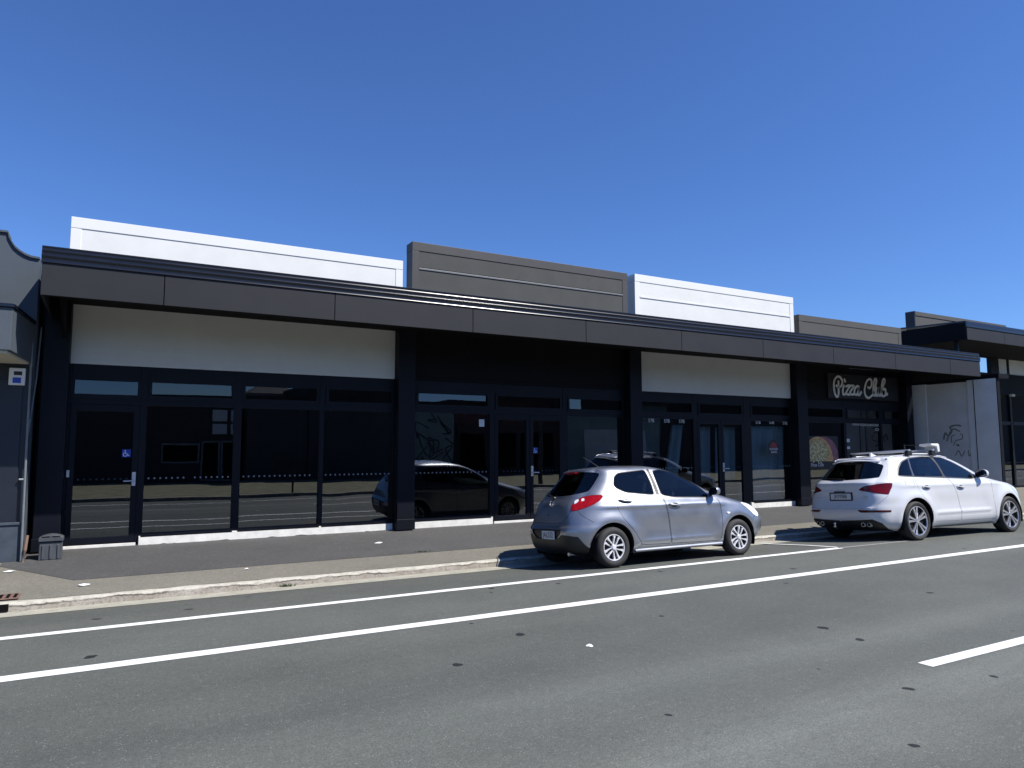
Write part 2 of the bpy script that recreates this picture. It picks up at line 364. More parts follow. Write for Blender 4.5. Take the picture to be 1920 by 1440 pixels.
def pchip(xs, ys):
    n=len(xs); h=[xs[i+1]-xs[i] for i in range(n-1)]; d=[(ys[i+1]-ys[i])/h[i] for i in range(n-1)]
    m=[0.0]*n; m[0]=d[0]; m[-1]=d[-1]
    for i in range(1,n-1):
        if d[i-1]*d[i]>0:
            w1=2*h[i]+h[i-1]; w2=h[i]+2*h[i-1]; m[i]=(w1+w2)/(w1/d[i-1]+w2/d[i])
    def f(x):
        i=min(max(bisect.bisect_right(xs,x)-1,0),n-2); t=(x-xs[i])/h[i]; t=min(max(t,0.),1.)
        a=(1+2*t)*(1-t)**2; b=t*(1-t)**2; c=t*t*(3-2*t); e=t*t*(t-1)
        return a*ys[i]+b*h[i]*m[i]+c*ys[i+1]+e*h[i]*m[i+1]
    return f
class HalfPlan:
    def __init__(s,n,a,b):
        s.n=n; N=600; s.X=[];s.Y=[];L=[0.0]
        for i in range(N+1):
            p=math.pi/2*i/N
            s.X.append(math.cos(p)**(2/n) if i<N else 0.0); s.Y.append(math.sin(p)**(2/n) if i>0 else 0.0)
            if i: L.append(L[-1]+math.hypot((s.X[i]-s.X[i-1])*a,(s.Y[i]-s.Y[i-1])*b))
        s.len=L[-1]; s.U=[1-l/s.len for l in L]   # decreasing from 1 (end centre) to 0 (side middle)
        s.Ur=s.U[::-1]; s.Xr=s.X[::-1]; s.Yr=s.Y[::-1]
    def pt(s,u):
        u=min(max(u,0.),1.)
        i=min(max(bisect.bisect_right(s.Ur,u)-1,0),len(s.Ur)-2)
        t=(u-s.Ur[i])/max(s.Ur[i+1]-s.Ur[i],1e-12)
        return s.Xr[i]+(s.Xr[i+1]-s.Xr[i])*t, s.Yr[i]+(s.Yr[i+1]-s.Yr[i])*t
    def u_of_X(s,X):
        X=min(max(X,0.),1.); i=min(max(bisect.bisect_right(s.Xr,X)-1,0),len(s.Xr)-2)
        t=(X-s.Xr[i])/max(s.Xr[i+1]-s.Xr[i],1e-12); return s.Ur[i]+(s.Ur[i+1]-s.Ur[i])*t
    def u_of_Y(s,Y):
        Y=min(max(Y,0.),1.); i=min(max(bisect.bisect_right(s.Y,Y)-1,0),len(s.Y)-2)
        t=(Y-s.Y[i])/max(s.Y[i+1]-s.Y[i],1e-12); return s.U[i]+(s.U[i+1]-s.U[i])*t
class CarSurf:
    """right half (y<0) of a car shell as a map from (s,t) in metres to 3-D: a stack of rounded plan outlines"""
    def __init__(c, rows, nr, nf, disp=None):
        a=(rows[4][2]-rows[4][1])/2; b=rows[4][3]
        c.R=HalfPlan(nr,a,b); c.F=HalfPlan(nf,a,b); c.disp=disp
        t=[0.0]
        for p,q in zip(rows,rows[1:]):
            t.append(t[-1]+math.sqrt((q[0]-p[0])**2+.12*(q[1]-p[1])**2+.12*(q[2]-p[2])**2+(q[3]-p[3])**2))
        c.t=t; c.T=t[-1]
        c.fz,c.fr,c.ff,c.fw=[pchip(t,[r[k] for r in rows]) for k in range(4)]
        c.zs=[(c.fz(c.T*i/2000),c.T*i/2000) for i in range(2001)]; c.zk=[q[0] for q in c.zs]
    def t_of_z(c,z):
        i=min(max(bisect.bisect_left(c.zk,z),1),2000); z0,t0=c.zs[i-1]; z1,t1=c.zs[i]
        k=(z-z0)/max(z1-z0,1e-9); return t0+(t1-t0)*min(max(k,0),1)
    def base(c,s,t):
        z=c.fz(t);xr=c.fr(t);xf=c.ff(t);w=c.fw(t);xm=(xr+xf)/2;a=(xf-xr)/2
        if s<0: X,Y=c.R.pt(-s/c.R.len); X=-X; n=c.R.n
        else: X,Y=c.F.pt(s/c.F.len); n=c.F.n
        nx=(abs(X)**(n-1))*(1 if X>0 else -1)/max(a,1e-3); ny=-(abs(Y)**(n-1))/max(w,1e-3)
        l=math.hypot(nx,ny) or 1
        return xm+a*X,-w*Y,z,nx/l,ny/l
    def P(c,s,t,off=0.0):
        x,y,z,nx,ny=c.base(s,t)
        d=off+(c.disp(x,y,z,nx,ny) if c.disp else 0)
        y2=y+ny*d
        if y>-1e-6: y2=min(y2,0.0) if abs(ny)>1e-6 else y
        return (x+nx*d,y2,z)
    def N(c,s,t):
        e=.004; t0,t1=max(t-e,0),min(t+e,c.T)
        s0,s1=max(s-e,-c.R.len),min(s+e,c.F.len)
        a=c.P(s0,t);b=c.P(s1,t);p=c.P(s,t0);q=c.P(s,t1)
        u=[b[i]-a[i] for i in range(3)];v=[q[i]-p[i] for i in range(3)]
        n=[u[1]*v[2]-u[2]*v[1],u[2]*v[0]-u[0]*v[2],u[0]*v[1]-u[1]*v[0]]
        l=math.sqrt(sum(k*k for k in n))
        if l<1e-9: return (0,0,1)
        n=[k/l for k in n]
        if abs(a[1])<1e-5 or abs(b[1])<1e-5:  # centre line
            n[1]=0.0; l=math.hypot(n[0],n[2]) or 1; n=[n[0]/l,0,n[2]/l]
        return tuple(n)
    def side(c,x,z):
        t=c.t_of_z(z); xr=c.fr(t);xf=c.ff(t);X=(x-(xr+xf)/2)/((xf-xr)/2)
        if X<0: return (-c.R.len*c.R.u_of_X(-X),t)
        return (c.F.len*c.F.u_of_X(X),t)
    def rear(c,y,z):
        t=c.t_of_z(z); return (-c.R.len*c.R.u_of_Y(abs(y)/c.fw(t)),t)
    def front(c,y,z):
        t=c.t_of_z(z); return (c.F.len*c.F.u_of_Y(abs(y)/c.fw(t)),t)
def gs(x,s): return math.exp(-(x/s)**2)
def sst(a,b,x):
    t=min(max((x-a)/(b-a),0.),1.); return t*t*(3-2*t)
# rows: z, x_rear, x_front, half width
SILVER_ROWS=[(.19,-.42,3.02,.76),(.24,-.56,3.16,.80),(.33,-.625,3.28,.83),(.45,-.655,3.35,.845),(.55,-.665,3.36,.85),(.605,-.652,3.35,.85),(.635,-.62,3.33,.85),
 (.72,-.60,3.24,.849),(.80,-.58,3.10,.845),(.88,-.55,2.78,.835),(.945,-.51,2.52,.815),(.99,-.47,2.36,.790),(1.06,-.395,2.17,.750),(1.16,-.285,1.96,.700),(1.26,-.185,1.74,.650),(1.33,-.12,1.56,.614),
 (1.365,-.10,1.45,.590),(1.395,-.085,1.34,.562),(1.418,-.02,1.22,.525),(1.437,.10,1.11,.47),(1.452,.25,1.0,.38),(1.463,.42,.90,.25),(1.468,.62,.76,.05)]
SILVER_N=(5.0,6.0)
def silver_disp(x,y,z,nx,ny):
    side=min(1.0,max(0.0,-ny)); d=0.0
    for cx in (0.04,2.57):
        r=math.hypot(x-cx,z-.295)
        d+=.022*math.exp(-((r-.40)/.10)**2)*side if r>.30 else 0
    d+=.010*gs(z-(.86+.03*(2.0-x)/2.5),.03)*side*sst(-.4,.1,x)*(1-sst(2.0,2.5,x))      # shoulder
    d-=.016*gs(z-.52,.13)*side*sst(.45,.8,x)*(1-sst(1.8,2.1,x))                     # hollow doors
    d+=.010*gs(z-.355,.035)*side*sst(.4,.6,x)*(1-sst(1.95,2.15,x))
    if nx<0: d-=.17*abs(nx*ny)*sst(.62,1.0,z)
    return d
WHITE_ROWS=[(.20,-.62,3.42,.82),(.26,-.82,3.58,.87),(.36,-.90,3.70,.92),(.48,-.935,3.77,.940),(.58,-.945,3.80,.946),(.63,-.94,3.79,.948),(.66,-.91,3.78,.948),
 (.76,-.885,3.74,.948),(.88,-.872,3.66,.944),(.98,-.868,3.46,.936),(1.045,-.872,3.10,.924),(1.085,-.868,2.88,.910),(1.115,-.835,2.72,.900),(1.16,-.765,2.54,.878),(1.24,-.675,2.38,.840),(1.34,-.57,2.18,.790),(1.43,-.475,1.98,.742),(1.49,-.42,1.83,.705),(1.53,-.40,1.71,.675),
 (1.555,-.38,1.60,.640),(1.575,-.26,1.46,.585),(1.592,-.08,1.30,.51),(1.607,.15,1.12,.39),(1.617,.36,.94,.24),(1.622,.58,.72,.05)]
WHITE_N=(6.0,6.0)
def white_disp(x,y,z,nx,ny):
    side=min(1.0,max(0.0,-ny)); d=0.0
    for cx in (0.05,3.03):
        r=math.hypot(x-cx,z-.365)
        d+=.026*math.exp(-((r-.46)/.10)**2)*side if r>.36 else 0
    d+=.012*gs(z-1.02,.04)*side*sst(-.6,.1,x)*(1-sst(2.5,3.2,x))
    d-=.016*gs(z-.68,.14)*side*sst(.5,.8,x)*(1-sst(2.1,2.4,x))
    d+=.012*gs(z-.50,.03)*side*sst(.5,.7,x)*(1-sst(2.25,2.45,x))
    d-=.012*gs(z-.83,.10)*(1-side)*(1-sst(-.8,-.6,x))          # number plate hollow
    if nx<0: d-=.19*abs(nx*ny)*sst(.80,1.12,z)
    return d
SILVER_ROWS=[(z if z<.6 else .6+(z-.6)*1.062, a+.035*(1 if z<1.0 else .3), b+.01, w) for z,a,b,w in SILVER_ROWS]
WHITE_ROWS=[(z if z<.6 else .6+(z-.6)*1.026, a, b+.03, w) for z,a,b,w in WHITE_ROWS]
SCRIPT= [[(18.13, 3.65), (18.12, 3.52), (18.12, 3.39), (18.1, 3.26), (18.04, 3.2), (17.96, 3.27), (17.92, 3.42), (17.92, 3.58), (17.96, 3.69), (18.05, 3.77), (18.15, 3.79), (18.24, 3.76), (18.3, 3.67), (18.28, 3.58), (18.21, 3.51), (18.13, 3.49), (18.05, 3.51), (18.03, 3.53)], [(18.36, 3.54), (18.31, 3.43), (18.3, 3.32), (18.34, 3.28), (18.41, 3.3), (18.47, 3.36)], [(18.4, 3.72), (18.43, 3.66)], [(18.46, 3.52), (18.57, 3.55), (18.63, 3.54), (18.52, 3.42), (18.42, 3.31), (18.49, 3.3), (18.57, 3.28), (18.63, 3.32)], [(18.63, 3.53), (18.73, 3.55), (18.82, 3.54), (18.7, 3.43), (18.6, 3.31), (18.69, 3.3), (18.75, 3.29), (18.81, 3.32)], [(19.04, 3.53), (18.97, 3.55), (18.88, 3.49), (18.82, 3.39), (18.83, 3.32), (18.9, 3.29), (18.97, 3.35), (19.03, 3.47), (19.04, 3.53), (19.03, 3.45), (19.01, 3.35), (19.03, 3.28), (19.1, 3.33), (19.14, 3.38)], [(19.48, 3.54), (19.53, 3.51), (19.61, 3.56), (19.66, 3.67), (19.64, 3.76), (19.55, 3.78), (19.42, 3.71), (19.34, 3.57), (19.3, 3.44), (19.33, 3.3), (19.44, 3.22), (19.56, 3.25), (19.67, 3.33), (19.77, 3.48), (19.87, 3.67), (19.89, 3.78), (19.83, 3.8), (19.77, 3.71), (19.73, 3.56), (19.71, 3.4), (19.74, 3.3), (19.81, 3.34), (19.88, 3.54)], [(19.88, 3.54), (19.83, 3.41), (19.85, 3.3), (19.92, 3.32), (20.0, 3.44), (20.03, 3.55), (20.0, 3.44), (19.98, 3.36), (20.01, 3.3), (20.06, 3.33), (20.14, 3.5), (20.23, 3.64), (20.3, 3.76), (20.26, 3.82), (20.19, 3.76), (20.14, 3.61), (20.12, 3.44), (20.13, 3.32), (20.19, 3.29), (20.28, 3.33), (20.32, 3.44), (20.29, 3.52), (20.2, 3.49)], [(20.27, 3.33), (20.36, 3.34), (20.39, 3.38)]]
GRAF= [[(12.36, 2.01), (12.31, 2.19), (12.23, 2.1), (12.11, 2.24), (12.16, 2.36), (11.99, 2.41), (11.85, 2.39)], [(12.27, 1.95), (12.2, 2.13), (12.08, 2.3), (11.89, 2.23)], [(12.13, 1.89), (12.13, 2.07), (12.04, 2.12)], [(12.08, 1.81), (12.01, 1.95), (11.84, 2.0), (11.81, 2.12), (11.86, 2.15)], [(11.98, 1.83), (11.94, 1.81)], [(12.04, 1.52), (11.95, 1.66), (11.87, 1.49), (11.78, 1.64)], [(11.67, 1.66), (11.66, 1.5), (11.54, 1.64), (11.56, 1.38)], [(11.49, 1.61), (11.39, 1.53), (11.45, 1.39)]]
S_LAMP= [(-2.08, 0.754), (-2.092, 0.884), (-2.055, 1.011), (-1.96, 1.08), (-1.688, 1.115), (-1.477, 1.116), (-1.436, 1.088), (-1.53, 0.989), (-1.651, 0.905), (-1.826, 0.823), (-1.98, 0.769)]
S_LW1= [(-2.051, 0.922), (-2.066, 1.021), (-2.004, 1.046), (-1.986, 0.988)]
S_LW2= [(-1.931, 0.986), (-1.945, 1.053), (-1.884, 1.06), (-1.857, 1.003)]
W_LAMP= [(-2.662, 0.872), (-2.601, 0.946), (-2.525, 1.02), (-2.25, 1.08), (-2.036, 1.108), (-1.884, 1.1), (-1.991, 0.916), (-2.118, 0.767), (-2.362, 0.807)]
W_REFL= [(-2.681, 0.486), (-2.049, 0.474), (-2.053, 0.441), (-2.622, 0.438)]
W_BLACK= [(-3.065, 0.278), (-2.702, 0.293), (-2.413, 0.313), (-2.258, 0.234), (-2.182, 0.133)]
W_GLASS= [(-2.637, 1.739), (-2.452, 1.693), (-2.137, 1.616), (-2.238, 1.324), (-2.561, 1.295), (-2.878, 1.273)]
W_GATE= [(-2.669, 0.508), (-2.4, 0.536), (-2.244, 0.668), (-2.124, 0.762)]
S_GLASS= [(-2.298, 1.631), (-1.763, 1.591), (-1.612, 1.566), (-1.73, 1.362), (-1.804, 1.202), (-2.189, 1.133), (-2.329, 1.121)]
S_GATE= [(-2.555, 0.555), (-2.182, 0.558), (-2.105, 0.666), (-2.082, 0.748)]
S_VAL= [(-2.161, 0.378), (-1.887, 0.347), (-1.81, 0.238), (-1.731, 0.157)]

# ------------------------------------------------------------------ cars
def dense(pts, step=.03, closed=True):
    out = []; n = len(pts)
    for i in range(n if closed else n - 1):
        a = pts[i]; b = pts[(i + 1) % n]; k = max(1, int(math.dist(a, b) / step))
        for j in range(k): out.append(tuple(a[q] + (b[q] - a[q]) * j / k for q in range(len(a))))
    if not closed: out.append(tuple(pts[-1]))
    return out
def rounded(pts, r):
    """round the corners of a closed outline"""
    out = []; n = len(pts)
    for i in range(n):
        p = Vector(pts[i]); a = Vector(pts[i - 1]) - p; b = Vector(pts[(i + 1) % n]) - p
        k = min(r, a.length * .45, b.length * .45)
        if a.length < 1e-6 or b.length < 1e-6: out.append(tuple(p)); continue
        A = p + a.normalized() * k; B = p + b.normalized() * k
        for t in (0, .25, .5, .75, 1): out.append(tuple(A * (1 - t) ** 2 + p * 2 * t * (1 - t) + B * t * t))
    return out
def inside(p, poly):
    x, y = p; c = False; j = len(poly) - 1
    for i in range(len(poly)):
        xi, yi = poly[i]; xj, yj = poly[j]
        if (yi > y) != (yj > y) and x < (xj - xi) * (y - yi) / (yj - yi) + xi: c = not c
        j = i
    return c
def offset_poly(pts, d):
    """move a closed outline outward by d (sign found from its area)"""
    n = len(pts); ar = sum(pts[i][0] * pts[(i + 1) % n][1] - pts[(i + 1) % n][0] * pts[i][1] for i in range(n))
    sg = 1 if ar > 0 else -1; out = []
    for i in range(n):
        a = Vector(pts[i - 1]); b = Vector(pts[i]); c = Vector(pts[(i + 1) % n])
        n1 = Vector(((b - a).y, -(b - a).x)); n2 = Vector(((c - b).y, -(c - b).x))
        q = (n1.normalized() + n2.normalized())
        if q.length < 1e-6: q = n1
        out.append(tuple(b + q.normalized() * d * sg))
    return out
def strip(line, w):
    """closed thin outline around an open line"""
    pts = [Vector(p) for p in line]; n = len(pts); A = []; B = []
    for k, p in enumerate(pts):
        d = (pts[min(k + 1, n - 1)] - pts[max(k - 1, 0)]).normalized(); nn = Vector((-d.y, d.x)) * w / 2
        A.append(tuple(p + nn)); B.append(tuple(p - nn))
    return A + B[::-1]
def build_shell(surf, regions, holes, grid=.05):
    """triangulate the unwrapped shell with every outline as an edge; returns {key: (verts2d, tris)}"""
    S0, S1, T = -surf.R.len, surf.F.len, surf.T
    verts = []; edges = []
    def loop(poly):
        i = len(verts); n = len(poly)
        for p in poly: verts.append(Vector((min(max(p[0], S0), S1), min(max(p[1], 0), T))))
        edges.extend((i + k, i + (k + 1) % n) for k in range(n))
    rim = dense([(S0, 0), (S1, 0), (S1, T), (S0, T)], grid)
    loop(rim)
    for r in regions: loop(r['poly'])
    for h in holes: loop(h)
    nx = int((S1 - S0) / grid); ny = int(T / grid)
    for i in range(1, nx):
        for j in range(1, ny):
            verts.append(Vector((S0 + (S1 - S0) * (i + .5 * (j % 2) * .9) / nx, T * j / ny)))
    V, E, F, _, _, _ = delaunay_2d_cdt(verts, edges, [], 1, 1e-5)
    for r in regions: r['bb'] = (min(p[0] for p in r['poly']), max(p[0] for p in r['poly']), min(p[1] for p in r['poly']), max(p[1] for p in r['poly']))
    out = {}
    for f in F:
        c = (sum(V[i].x for i in f) / len(f), sum(V[i].y for i in f) / len(f))
        if any(inside(c, h) for h in holes): continue
        key = 'body'
        for r in regions:
            b = r['bb']
            if b[0] <= c[0] <= b[1] and b[2] <= c[1] <= b[3] and inside(c, r['poly']): key = r['key']; break
        out.setdefault(key, []).append(tuple(f))
    return V, out
class Car:
    def __init__(s, surf, root): s.S = surf; s.root = root; s.reg = []; s.holes = []
    def side(s, pts, r=0., closed=True):
        if r: pts = rounded(pts, r)
        return [s.S.side(*p) for p in dense(pts, .03, closed)]
    def rear(s, pts, r=0., closed=True):
        if r: pts = rounded(pts, r)
        return [s.S.rear(*p) for p in dense(pts, .03, closed)]
    def front(s, pts, r=0., closed=True):
        if r: pts = rounded(pts, r)
        return [s.S.front(*p) for p in dense(pts, .03, closed)]
    def add(s, key, poly): s.reg.append(dict(key=key, poly=poly))
    def triangulate(s, grid=.05): s.V, s.tri = build_shell(s.S, s.reg, s.holes, grid)
    def emit(s, name, parts, parent, sides=(1, -1)):
        """one mesh from regions: parts = [(key, material, offset)]; side +1 = the kerb-far (right) half, -1 mirrored"""
        vs = []; ns = []; fs = []; mi = []; mats = []
        for key, mt, off in parts:
            if mt not in mats: mats.append(mt)
            idx = mats.index(mt)
            for sg in sides:
                mp = {}
                for f in s.tri.get(key, []):
                    g = []
                    for i in f:
                        if i not in mp:
                            p = s.S.P(s.V[i].x, s.V[i].y, off); n = s.S.N(s.V[i].x, s.V[i].y)
                            y = p[1] if p[1] < -1e-5 else 0.0
                            mp[i] = len(vs); vs.append((p[0], y * sg, p[2])); ns.append((n[0], n[1] * sg, n[2]))
                        g.append(mp[i])
                    a, b, c = (Vector(vs[g[0]]), Vector(vs[g[1]]), Vector(vs[g[2]]))
                    nn = (b - a).cross(c - a)
                    if nn.length < 1e-10: continue
                    if nn.dot(Vector(ns[g[0]]) + Vector(ns[g[1]]) + Vector(ns[g[2]])) < 0: g = g[::-1]
                    fs.append(tuple(g)); mi.append(idx)
        if not fs: return None
        return raw_mesh(name, vs, fs, mats, mi, parent, True, ns)
    def at(s, x, z):
        return Vector(s.S.P(*s.S.side(x, z)))
    def at_rear(s, y, z):
        p = Vector(s.S.P(*s.S.rear(y, z)));
        if y > 0: p.y = -p.y
        return p
def wheel(root, name_loc, Rt, rr, width, style, side):
    """tyre, rim, spokes; outer face towards -y when side = 1"""
    g = bpy.data.objects.new('wheel', None); COL.objects.link(g); g.parent = root; g.location = name_loc; g.empty_display_size = .05
    if side < 0: g.rotation_euler = (0, 0, math.pi)
    h = width / 2; t = MB()
    prof = [(rr - .004, -h + .014), (rr + .012, -h + .002), (rr + .03, -h - .004), ((Rt + rr) / 2 + .01, -h - .007), (Rt - .028, -h + .003), (Rt - .010, -h + .016), (Rt, -h + .034), (Rt, -.012), (Rt - .006, -.008), (Rt - .006, .008), (Rt, .012), (Rt, h - .034), (Rt - .012, h - .014), (Rt - .04, h), (rr, h)]
    t.lathe(prof, 64); t.build('tyre', M['tyre'], g, smooth=True, auto=50)
    r = MB()
    r.lathe([(rr + .001, -h + .016), (rr - .004, -h + .006), (rr - .014, -h + .008), (rr - .018, -h + .018)], 64, 0); r.lathe([(rr - .018, -h + .018), (rr - .030, -h + .05), (rr - .034, h - .02), (.05, h - .02)], 64, 1)
    r.lathe([(rr - .026, -h + .062), (.03, -h + .060)], 48, 1); r.lathe([(.03, -h + .060), (.0005, -h + .060)], 48, 1)
    fn = lambda u, v, w: (u, w, v)
    yf = -h + .012; yb = -h + .045
    def spoke(path):   # (radius, angle deg, half width)
        pts = [(a * math.cos(R(b)), a * math.sin(R(b))) for a, b, c in path]; n = len(path); A = []; B = []
        for k in range(n):
            d = Vector(pts[min(k + 1, n - 1)]) - Vector(pts[max(k - 1, 0)]); d.normalize(); nn = Vector((-d.y, d.x)) * path[k][2]
            A.append(Vector(pts[k]) + nn); B.append(Vector(pts[k]) - nn)
        for k in range(n - 1):
            f0 = yf + (.012 if style == 'double' else .004) * (1 - path[k][0] / rr); f1 = yf + (.012 if style == 'double' else .004) * (1 - path[k + 1][0] / rr)
            q = [A[k], A[k + 1], B[k + 1], B[k]]; fr = [f0, f1, f1, f0]; i = len(r.v)
            r.v += [(p.x, y, p.y) for p, y in zip(q, fr)] + [(p.x, yb, p.y) for p in q]
            for a4 in ((0, 1, 2, 3), (0, 4, 5, 1), (2, 6, 7, 3), (1, 5, 6, 2), (3, 7, 4, 0)):
                r.f.append(tuple(i + e for e in a4)); r.m.append(0)
    if style == 'petal':
        for k in range(5):
            for sg in (1, -1):
                c = 90 + 72 * k + 14
                spoke([(.03, c + sg * 8, .0075), (rr * .35, c + sg * 14, .0075), (rr * .62, c + sg * 20, .009), (rr * .80, c + sg * 22.5, .015), (rr * .90, c + sg * 20.5, .019), (rr - .008, c + sg * 17.5, .014)])
        r.lathe([(.038, -h + .010), (.030, -h + .002), (.0005, -h)], 24, 0); r.lathe([(.038, -h + .010), (.042, -h + .06)], 24, 0)
    else:
        for k in range(5):
            for sg in (1, -1):
                c = 90 + 72 * k + 8
                spoke([(.03, c + sg * 22, .011), (rr * .32, c + sg * 11.5, .013), (rr * .60, c + sg * 9.5, .017), (rr * .85, c + sg * 10, .022), (rr - .010, c + sg * 11, .030)])
        r.lathe([(.050, -h + .024), (.042, -h + .014), (.0005, -h + .012)], 24, 0); r.lathe([(.05, -h + .024), (.06, -h + .06)], 24, 0)
        for k in range(5):
            a = R(90 + 72 * k + 44); r.tube([(.062 * math.cos(a), -h + .02, .062 * math.sin(a)), (.062 * math.cos(a), -h + .04, .062 * math.sin(a))], .011, 8, 1)
    r.build('rim', [M['alloy'] if style == 'double' else M['rim'], M['rim_dark']], g, smooth=True, auto=35)
    return g
def rbox(mb, c, sz, m=0, taper=1.0):
    x, y, z = c; a, b, h = sz[0] / 2, sz[1] / 2, sz[2] / 2; i = len(mb.v)
    mb.v += [(x - a, y - b, z - h), (x + a, y - b, z - h), (x + a, y + b, z - h), (x - a, y + b, z - h)] + [(x + u * a * taper, y + v * b * taper, z + h) for u, v in ((-1, -1), (1, -1), (1, 1), (-1, 1))]
    for f in ((0, 3, 2, 1), (4, 5, 6, 7), (0, 1, 5, 4), (1, 2, 6, 5), (2, 3, 7, 6), (3, 0, 4, 7)):
        mb.f.append(tuple(i + k for k in f)); mb.m.append(m)
def seat(root, x, y, z, name='seat', w=.48):
    m = MB()
    fn = lambda u, v, q: (x + u, y + q, z + v)
    m.prism([(-.05, 0), (.48, .02), (.5, .10), (.44, .14), (.05, .12), (-.10, .55), (-.16, .62), (-.22, .60), (-.20, .5)], fn, -w / 2, w / 2)
    m.prism([(-.16, .66), (-.12, .80), (-.16, .84), (-.22, .83), (-.25, .70), (-.22, .65)], fn, -.13, .13)
    m.tube([(x - .18, y - .05, z + .58), (x - .19, y - .05, z + .70)], .008, 6); m.tube([(x - .18, y + .05, z + .58), (x - .19, y + .05, z + .70)], .008, 6)
    return m.build(name, M['seat'], root, bevel=.03, seg=3)
def inner_parts(root, belt, xd, xs_f, xs_r, wy, roofz, wheel_z):
    d = MB(); fn = lambda u, v, q: (xd + u, q, v)
    d.prism([(-.12, belt - .35), (-.16, belt - .05), (-.05, belt + .02), (.42, belt + .01), (.42, belt - .35)], fn, -wy, wy); d.build('dashboard', M['seat'], root, bevel=.02)
    w = MB(); ax = Vector((-.9, 0, .42)).normalized(); cx = Vector((xd - .33, -.36, wheel_z)); u = Vector((0, 1, 0)); v = ax.cross(u)
    pts = [tuple(cx + (u * math.cos(a) + v * math.sin(a)) * .18) for a in [2 * math.pi * k / 28 for k in range(29)]]
    w.tube(pts, .015, 8); w.tube([tuple(cx + v * -.17), tuple(cx)], .02, 6); w.tube([tuple(cx + u * .17), tuple(cx + u * -.17)], .018, 6); w.tube([tuple(cx), tuple(cx - ax * .3)], .03, 8)
    w.build('steering_wheel', M['trim'], root, smooth=True)
    for y in (-.36, .36): seat(root, xs_f, y, .42)
    seat(root, xs_r, -.30, .46, 'rear_seat', .56); seat(root, xs_r, .30, .46, 'rear_seat', .56)
def under_parts(root, surf, wheels, Ra, zc, wy):
    u = MB(); n = 40
    loop = [surf.P(-surf.R.len + (surf.R.len + surf.F.len) * k / n, 0.0) for k in range(n + 1)]
    pts = [(p[0], p[1] * .97, p[2] + .015) for p in loop]; pts += [(p[0], -p[1], p[2]) for p in pts[::-1]]
    u.poly(pts)
    rp = [(p[0], p[1], p[2] + .16) for p in pts]
    u.poly(rp[::-1])
    u.build('underbody', M['under'], root)
    for cx in wheels:
        for sg in (1, -1):
            w = MB(); seg = 22
            for k in range(seg):
                a0 = math.pi * (-.12 + 1.24 * k / seg); a1 = math.pi * (-.12 + 1.24 * (k + 1) / seg)
                p0 = (cx + Ra * 1.0 * math.cos(a0), zc + Ra * 1.0 * math.sin(a0)); p1 = (cx + Ra * 1.0 * math.cos(a1), zc + Ra * 1.0 * math.sin(a1))
                yo = -(wy - .035) * sg; yi = -(wy - .30) * sg
                w.quad((p0[0], yo, p0[1]), (p1[0], yo, p1[1]), (p1[0], yi, p1[1]), (p0[0], yi, p0[1]))
                w.poly([(p0[0], yi, p0[1]), (p1[0], yi, p1[1]), (cx, yi, zc)])
            w.build('wheel_arch_liner', M['under'], root)
def arch_hole(surf, cx, zc, Ra, zmin):
    return rounded([(cx + Ra * math.cos(a), zc + Ra * math.sin(a)) for a in [math.pi * (-.22 + 1.44 * k / 30) for k in range(31)]] , 0.0)
def arch_lip(car, cx, zc, Ra, mt, parent, depth=.045):
    """return edge of a wheel arch, turned inward"""
    vs = []; fs = []
    pts = []
    for k in range(41):
        a = math.pi * (-.14 + 1.28 * k / 40); x, z = cx + Ra * math.cos(a), zc + Ra * math.sin(a)
        if z > car.S.fz(0) + .005: pts.append((x, z))
    for sg in (1, -1):
        i0 = len(vs)
        for x, z in pts:
            p = car.at(x, z); vs += [(p.x, p.y * sg, p.z), (cx + (p.x - cx) * .985, (p.y + depth) * sg, zc + (p.z - zc) * .985)]
        for k in range(len(pts) - 1):
            a = i0 + 2 * k; fs.append((a, a + 1, a + 3, a + 2))
        raw_mesh('arch_lip', vs, fs, mt, None, parent, True); vs = []; fs = []
def handle(car, x0, x1, z0, z1, sg, mt, parent):
    """pull handle over a shallow cup"""
    a = car.at(x0, z0); b = car.at(x1, z1); h = MB()
    path = []
    for k in range(9):
        t = k / 8; p = a.lerp(b, t); path.append((p.x, (p.y - .008 - .024 * math.sin(math.pi * t) ** .6) * sg, p.z))
    h.tube(path, [.008] + [.0125] * 7 + [.009], 8)
    c = a.lerp(b, .52); n = 16
    h.poly([(c.x + .075 * math.cos(2 * math.pi * k / n), (car.at(c.x + .075 * math.cos(2 * math.pi * k / n), c.z + .034 * math.sin(2 * math.pi * k / n)).y - .0022) * sg, c.z + .034 * math.sin(2 * math.pi * k / n)) for k in range(n)], 1)
    return h.build('handle', [mt, M['trim']], parent, smooth=True)
